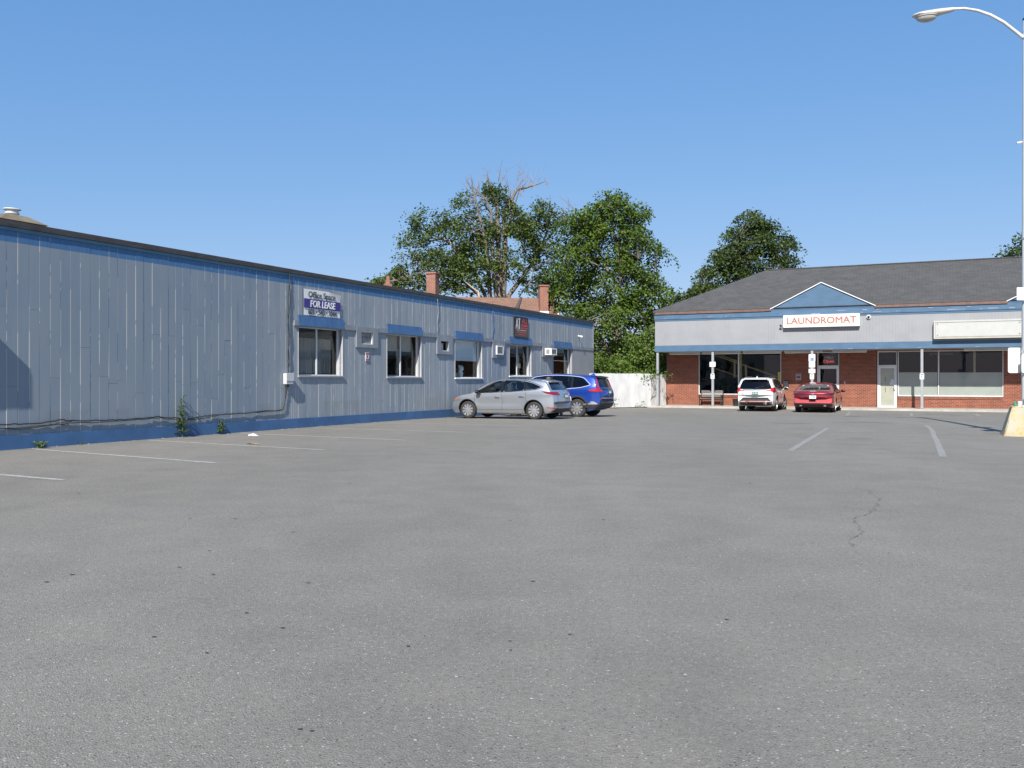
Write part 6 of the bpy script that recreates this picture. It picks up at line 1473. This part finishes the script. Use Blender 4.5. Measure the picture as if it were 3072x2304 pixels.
# --- white SUV
FH = math.atan2(.9025,.4306)
white = dict(w=1.815, wb=2.67, r=.352, track=.785, tw=.225, spokes=5, wstyle='split', gap=.05, belt=[(-2.4,1.14),(-1,1.10),(0,1.06),(1.2,1.0),(2.2,.92)], tum=.40, kf=.14, kr=.10, cf=.22, cr=.17, flare=.025, steer=R(-24),
    zt=[(-2.37,.84),(-2.35,.98),(-2.32,1.06),(-2.26,1.14),(-2.16,1.35),(-2.08,1.54),(-2.02,1.61),(-1.92,1.65),(-1.4,1.675),(-.8,1.69),(-.2,1.69),(.2,1.665),(.52,1.59),(.85,1.41),(1.15,1.23),(1.3,1.145),(1.5,1.10),(1.9,1.045),(2.1,.98),(2.2,.88),(2.245,.76),(2.255,.62)],
    zb=[(-2.37,.50),(-2.33,.38),(-2.1,.30),(-1.7,.23),(1.85,.23),(2.1,.25),(2.2,.30),(2.255,.42)],
    side_win=[[(1.20,1.085),(.68,1.42),(.42,1.515),(.08,1.565),(.04,1.095)],[(-.02,1.098),(.02,1.570),(-.5,1.585),(-.88,1.58),(-.95,1.13)],[(-1.0,1.135),(-.93,1.578),(-1.55,1.55),(-1.82,1.36),(-1.72,1.20)]],
    sglass=['carglass','privacy','privacy'], rglass='privacy',
    cavity=[(1.0,.80),(1.05,1.14),(.65,1.42),(.38,1.54),(-.4,1.62),(-1.3,1.61),(-1.85,1.55),(-2.0,1.30),(-1.95,.80)], cavw=.56, cav_x=(-1.75,.55), wsx=1.28,
    rear_win=[(-.79,1.095),(-.76,1.20),(-.61,1.575),(.61,1.575),(.76,1.20),(.79,1.095)], wind_win=[(-.64,1.19),(-.52,1.55),(.52,1.55),(.64,1.19)],
    pillars=[[(.10,1.57),(.055,1.085),(-.035,1.088),(.0,1.578)],[(-.865,1.585),(-.935,1.12),(-1.015,1.125),(-.945,1.585)]],
    trim_loops=[[(1.26,1.07),(.68,1.442),(.40,1.542),(-.5,1.61),(-1.0,1.605),(-1.58,1.575),(-1.88,1.36),(-1.74,1.18),(-.95,1.105)]],
    seams=[[(.01,1.06),(-.02,.75),(.0,.38)],[(1.06,1.03),(1.1,.75),(.95,.40)],[(-1.0,1.10),(-.96,.85),(-1.08,.66)],[(-.95,.40),(1.0,.38)]], handles=[(.16,.93),(-.82,.96)],
    mirror=(.98,1.06), mirrorm='carwhite', seat_x=.10, seat_z=.68, imz=1.42)
WHX, WHY = 11.88, 43.2   # rear bumper centre
WHH = R(90-24.5)
wp = (WHX+2.37*math.cos(WHH), WHY+2.37*math.sin(WHH)); 
root, bv, c = build_car("white_suv", (*wp, g(*wp)), WHH, "white suv with red-trimmed rear bumper parked before the staircase window", 'carwhite', white)
for sg in (1,-1):
    tl = ob("taillight", patch(bv, [(.02,1.015),(.02,1.055),(.20,1.06),(.24,1.16),(.52,1.18),(.86,1.10),(.80,1.05),(.60,1.0),(.52,.95),(.26,.955),(.24,1.01)] if False else [(.10,1.02),(.14,1.06),(.26,1.07),(.30,1.17),(.56,1.19),(.84,1.11),(.66,1.03),(.56,.96),(.32,.96),(.26,1.02)], corner(-1.6, sg*.42), .010, .04, .025), M_['tail'], root, smooth=60)
    ob("reverse_light", patch(bv, [(.34,.97),(.34,1.02),(.50,1.02),(.50,.975)], corner(-1.6, sg*.42), .015, .04, .015), M_['clear'], tl, smooth=60)
    ob("headlight", patch(bv, [(1.95,.92),(2.15,.85),(2.15,.79),(1.75,.89)], side(sg), .006, .06, .02), M_['clear'], root, smooth=60)
    ob("rocker_cladding", patch(bv, [(-.93,.245),(-.90,.37),(.90,.37),(.93,.245)], side(sg), .010, .1, .02), M_['black'], root, smooth=50)
    for x in (-1.335,1.335): arch(bv, root, x, .362, .405, .455, sg, 'black', -20, 200)
    ob("reflector", patch(bv, [(.12,.42),(.12,.505),(.52,.525),(.58,.45),(.40,.42)], corner(-1.6, sg*.42), .020, .05, .02), M_['tail'], root)
ob("bumper_lower", patch(bv, [(-.86,.36),(-.86,.53),(-.74,.54),(-.60,.69),(.60,.69),(.74,.54),(.86,.53),(.86,.36),(.5,.31),(-.5,.31)], rear, .010, .08, .03), M_['black'], root, smooth=60)
ob("red_pinstripe", patch(bv, ribbon_poly([(-.62,.52),(-.50,.535),(-.42,.485),(.42,.485),(.50,.535),(.62,.52)], .024), rear, .016, .08, .02), mat("orange_accent", (.55,.09,.06), .4), root)
ob("garnish", patch(bv, [(-.58,1.035),(-.58,1.075),(.58,1.075),(.58,1.035)], rear, .012, .08, .015), M_['blackgloss'], root, smooth=60)
ob("badge", patch(bv, rounded([(-.075,1.035),(-.075,1.08),(.075,1.08),(.075,1.035)]), rear, .020, .05, .012), M_['chrome'], root)
plate(bv, root, .90, 'plateg', bars='clear')
ob("plate_recess", surf_line(bv, [(-.36,1.0),(-.30,.80),(.30,.80),(.36,1.0)], rear, .008, 0, 5), M_['carwhite'], root)
ob("hatch_seam", surf_line(bv, [(-.78,1.02),(-.74,.72),(.74,.72),(.78,1.02)], rear, .007, -.001, 4), M_['black'], root)
ob("spoiler", MB().add([(-1.85,-.58,1.668),(-1.85,.58,1.668),(-2.20,.54,1.615),(-2.20,-.54,1.615),(-1.85,-.58,1.63),(-1.85,.58,1.63),(-2.20,.54,1.58),(-2.20,-.54,1.58)], [(0,1,2,3),(4,7,6,5),(0,4,5,1),(1,5,6,2),(2,6,7,3),(3,7,4,0)]), M_['carwhite'], root)
ob("antenna_fin", MB().add([(-1.48,-.03,1.675),(-1.48,.03,1.675),(-1.72,.035,1.665),(-1.72,-.035,1.665),(-1.68,0,1.755),(-1.64,0,1.755)], [(0,1,2,3),(0,5,1),(1,5,4,2),(2,4,3),(3,4,5,0)]), M_['carwhite'], root)
for y in (.56,-.56): ob("roof_rail", MB().tube([(.25,y,1.655),(.12,y,1.725),(-1.45,y,1.715),(-1.62,y,1.65)], .018, 6), M_['black'], root, smooth=60)
ob("exhaust", MB().lathe([(.045,0),(.045,.16),(.038,.16),(.038,.02)], 14, M=Matrix.Translation((-2.36,-.52,.40)) @ Matrix.Rotation(R(90),4,'Y')), M_['chrome'], root)
ob("wiper", MB().tube([(-2.27,.0,1.16),(-2.21,-.2,1.21),(-2.20,-.42,1.22)], .010, 5), M_['black'], root)
ob("rear_label", patch(bv, [(-.70,.865),(-.70,.885),(-.50,.885),(-.50,.865)], rear, .008, .1, .01), M_['chrome'], root); ob("rear_label", patch(bv, [(.52,.865),(.52,.885),(.68,.885),(.68,.865)], rear, .008, .1, .01), M_['chrome'], root)

# --- red sedan
red = dict(w=1.862, wb=2.83, r=.335, track=.80, tw=.225, spokes=5, wstyle='split', gap=.045, belt=[(-2.6,.97),(-1.5,.955),(0,.91),(1.3,.87),(2.35,.78)], tum=.54, kf=.17, kr=.10, cf=.28, cr=.20, flare=.02,
    zt=[(-2.595,.74),(-2.585,.84),(-2.565,.92),(-2.53,.975),(-2.45,1.005),(-2.30,1.02),(-2.10,1.055),(-1.75,1.165),(-1.35,1.30),(-1.0,1.385),(-.6,1.435),(-.2,1.45),(.1,1.435),(.4,1.375),(.75,1.225),(1.1,1.06),(1.3,.975),(1.45,.935),(1.8,.895),(2.1,.83),(2.27,.74),(2.35,.64),(2.375,.5)],
    zb=[(-2.595,.46),(-2.54,.34),(-2.3,.26),(-1.8,.18),(2.0,.18),(2.2,.2),(2.32,.26),(2.375,.36)],
    side_win=[[(1.10,.955),(.58,1.23),(.30,1.325),(.02,1.37),(-.02,.965)],[(-.08,.968),(-.04,1.375),(-.5,1.365),(-.95,1.30),(-1.45,1.12),(-1.40,1.03),(-1.0,.985)]],
    sglass=['carglass','carglass'], rglass='carglass',
    cavity=[(.95,.66),(1.0,1.0),(.60,1.22),(.30,1.34),(-.3,1.385),(-.9,1.335),(-1.5,1.19),(-1.85,1.06),(-1.75,.66)], cavw=.55, cav_x=(-1.25,.45), wsx=1.22,
    rear_win=[(-.70,1.075),(-.64,1.20),(-.54,1.365),(.54,1.365),(.64,1.20),(.70,1.075)], wind_win=[(-.62,1.03),(-.48,1.33),(.48,1.33),(.62,1.03)],
    pillars=[[(.04,1.375),(-.005,.955),(-.095,.958),(-.06,1.38)]],
    trim_loops=[[(1.17,.94),(.58,1.252),(.28,1.35),(-.06,1.398),(-.5,1.39),(-.98,1.32),(-1.52,1.12),(-1.42,1.01),(-.6,.955)]],
    seams=[[(-.05,.93),(-.08,.6),(-.04,.32)],[(1.0,.90),(1.03,.6),(.9,.34)],[(-1.05,.95),(-1.0,.72),(-1.12,.58)],[(-.95,.34),(.95,.32)]], handles=[(.12,.80),(-.86,.83)],
    mirror=(.92,.94), mirrorm='carred', seat_x=.12, seat_z=.54, imz=1.22)
RDX, RDY = 14.15, 41.55
RDH = R(90-25.2)
rp = (RDX+2.595*math.cos(RDH), RDY+2.595*math.sin(RDH))
root, bv, c = build_car("red_sedan", (*rp, g(*rp)), RDH, "shiny red sedan parked before the laundromat door", 'carred', red)
ob("light_bar", patch(bv, [(-.80,.845),(-.80,.925),(-.5,.91),(0,.885),(.5,.91),(.80,.925),(.80,.845),(.5,.84),(0,.845),(-.5,.84)], rear, .008, .06, .02), M_['smoke'], root, smooth=60)
for sg in (1,-1):
    ob("taillight", patch(bv, [(.26,.84),(.26,.93),(.52,.945),(.80,.935),(.66,.87),(.50,.84)], corner(-1.8, sg*.40), .009, .04, .02), M_['smoke'], root, smooth=60)
    ob("headlight", patch(bv, [(2.0,.78),(2.22,.70),(2.22,.66),(1.85,.75)], side(sg), .006, .06, .02), M_['clear'], root, smooth=60)
    ob("fender_red", patch(bv, [(.26,.93),(.26,.95),(.56,.968),(.70,.955),(.52,.945)], corner(-1.8, sg*.40), .010, .05, .02), M_['tail'], root, smooth=60)
ob("bumper_lower", patch(bv, [(-.84,.33),(-.80,.44),(-.62,.455),(.62,.455),(.80,.44),(.84,.33),(.5,.27),(-.5,.27)], rear, .010, .08, .03), M_['black'], root, smooth=60)
ob("badge", patch(bv, [(-.045,.865),(-.05,.92),(.05,.92),(.045,.865)], rear, .014, .05, .012), M_['chrome'], root)
plate(bv, root, .745, 'platew', bars='plateg')
ob("plate_recess", surf_line(bv, [(-.72,.80),(-.60,.635),(.60,.635),(.72,.80)], rear, .009, 0, 5), M_['carred'], root, smooth=180)
ob("trunk_seam", surf_line(bv, [(-.70,.98),(-.68,.84)], rear, .006, -.001, 4).tube([(0,0,.5),(0,.01,.5)], .001, 3), M_['black'], root)
ob("rear_label", patch(bv, [(-.62,.72),(-.62,.745),(-.40,.745),(-.40,.72)], rear, .008, .1, .01), M_['chrome'], root); ob("rear_label", patch(bv, [(.42,.735),(.42,.75),(.56,.75),(.56,.735)], rear, .008, .1, .01), M_['chrome'], root)
ob("antenna_fin", MB().add([(-.82,-.03,1.405),(-.82,.03,1.405),(-1.02,.03,1.375),(-1.02,-.03,1.375),(-1.0,0,1.46),(-.96,0,1.46)], [(0,1,2,3),(0,5,1),(1,5,4,2),(2,4,3),(3,4,5,0)]), M_['carred'], root)
ob("sunshade_strip", patch(bv, [(-.61,1.255),(-.54,1.352),(.54,1.352),(.61,1.255),(.57,1.245),(.49,1.315),(-.49,1.315),(-.57,1.245)], rear, .000, .08, .004), M_['blind'], root)
ob("exhaust", MB().rbox(-2.585,-2.5,-.60,-.48,.31,.36,.012).rbox(-2.585,-2.5,.48,.60,.31,.36,.012), M_['chrome'], root)

# ------------------------------------------------------------------ driver in the blue SUV
def skin_body(name, verts, edges, radii, m, parent, root_i=0, sub=2):
    me = bpy.data.meshes.new(name); me.from_pydata(verts, edges, []); o = bpy.data.objects.new(name, me); COL.objects.link(o)
    md = o.modifiers.new("s", 'SKIN'); sv = me.skin_vertices[0].data
    for i, r in enumerate(radii): sv[i].radius = (r, r) if not isinstance(r, tuple) else r; sv[i].use_root = (i == root_i)
    o.modifiers.new("u", 'SUBSURF').levels = sub
    bpy.context.view_layer.update(); me2 = bpy.data.meshes.new_from_object(o.evaluated_get(bpy.context.evaluated_depsgraph_get()))
    bpy.data.objects.remove(o); bpy.data.meshes.remove(me)
    me2.name = name; me2.materials.clear(); me2.materials.append(m); me2.polygons.foreach_set("use_smooth", [True]*len(me2.polygons))
    o = bpy.data.objects.new(name, me2); COL.objects.link(o); o.parent = parent; return o
DM = Matrix.Translation(BLUP) @ Matrix.Rotation(HD,4,'Z')
PS = tag(emp("person", tuple(DM @ Vector((.04,.57,.785))), HD), "person with short sandy hair and pale shirt sitting at the wheel of the blue suv", "person")
# torso, arms, legs and hands as one surface; origin at the seat, facing +x
V0 = [(0,0,.06),(-.05,0,.22),(-.09,0,.40),(-.10,0,.52),(-.08,0,.60)]; Rr = [.15,.14,.15,.12,.055]
E0 = [(0,1),(1,2),(2,3),(3,4)]
for sg in (1,-1):
    k = len(V0); V0 += [(-.09,sg*.18,.50),(.02,sg*.22,.27),(.26,sg*.17,.33),(.33,sg*.16,.36)]; Rr += [.065,.052,.040,.030]; E0 += [(3,k),(k,k+1),(k+1,k+2),(k+2,k+3)]
    V0 += [(.08,sg*.10,.02),(.46,sg*.13,.06),(.62,sg*.13,-.28),(.76,sg*.13,-.33)]; Rr += [.09,.065,.048,.035]; E0 += [(0,k+4),(k+4,k+5),(k+5,k+6),(k+6,k+7)]
    pk = len(V0); V0 += [(.39,sg*.155,.375)]; Rr += [(.040,.018)]; E0 += [(k+3,pk)]
    for f, (dy, ln) in enumerate(((-.03,.062),(-.010,.072),(.010,.068),(.030,.054))):
        a = len(V0); V0 += [(.425,sg*.155+dy,.385),(.425+ln*.35,sg*.155+dy,.372),(.420+ln*.30,sg*.155+dy,.345)]; Rr += [.0095,.009,.008]; E0 += [(pk,a),(a,a+1),(a+1,a+2)]
    a = len(V0); V0 += [(.375,sg*.155-sg*.04,.39),(.405,sg*.155-sg*.06,.395)]; Rr += [.012,.010]; E0 += [(pk,a),(a,a+1)]
skin_body("body", V0, E0, Rr, M_['shirt'], PS)
# head with face
bm = bmesh.new(); bmesh.ops.create_uvsphere(bm, u_segments=28, v_segments=22, radius=1)
for v in bm.verts:
    x, y, z = v.co; sx = .098; 
    if z < 0: sx *= 1-.10*z*z
    X = x*sx*(1+.05*(x > 0)); Y = y*.076*(1-.22*max(0,-z)**1.5); Z = z*.118
    if x > 0:
        X += .024*math.exp(-((y/.20)**2+((z+.05)/.16)**2)) + .010*math.exp(-((y/.3)**2+((z+.62)/.14)**2)) - .010*sum(math.exp(-(((y-e)/.16)**2+((z-.08)/.12)**2)) for e in (-.42,.42)) - .006*math.exp(-((y/.4)**2+((z+.40)/.05)**2))
    v.co = (X,Y,Z)
hdm = MB().bm(bm); bm.free()
for sg in (1,-1): hdm.ell((-.005, sg*.078, -.005), (.020,.010,.032))
hdm.tube([(-.02,0,-.19),(-.012,0,-.07)], [.058,.052], 14)
HO = ob("head", hdm, M_['skin'], PS, loc=(-.05,0,.745), rz=R(14), smooth=180)
ob("eye", MB().ell((.092,.030,.010),(.010,.013,.008)).ell((.092,-.030,.010),(.010,.013,.008)), M_['ink'], HO, smooth=180)
ob("mouth", MB().ell((.100,0,-.048),(.006,.022,.005)), M_['pink'], HO, smooth=180)
bm = bmesh.new(); bmesh.ops.create_uvsphere(bm, u_segments=24, v_segments=18, radius=1)
bmesh.ops.delete(bm, geom=[v for v in bm.verts if v.co.z < -.15+.75*max(0,v.co.x) or (v.co.x > .55 and v.co.z < .62)], context='VERTS')
for v in bm.verts: v.co = Vector((v.co.x*.106-.006, v.co.y*.083, v.co.z*.124+.004+random.gauss(0,.001)))
ob("hair", MB().bm(bm), M_['hair'], HO, smooth=180, fix=False); bm.free()
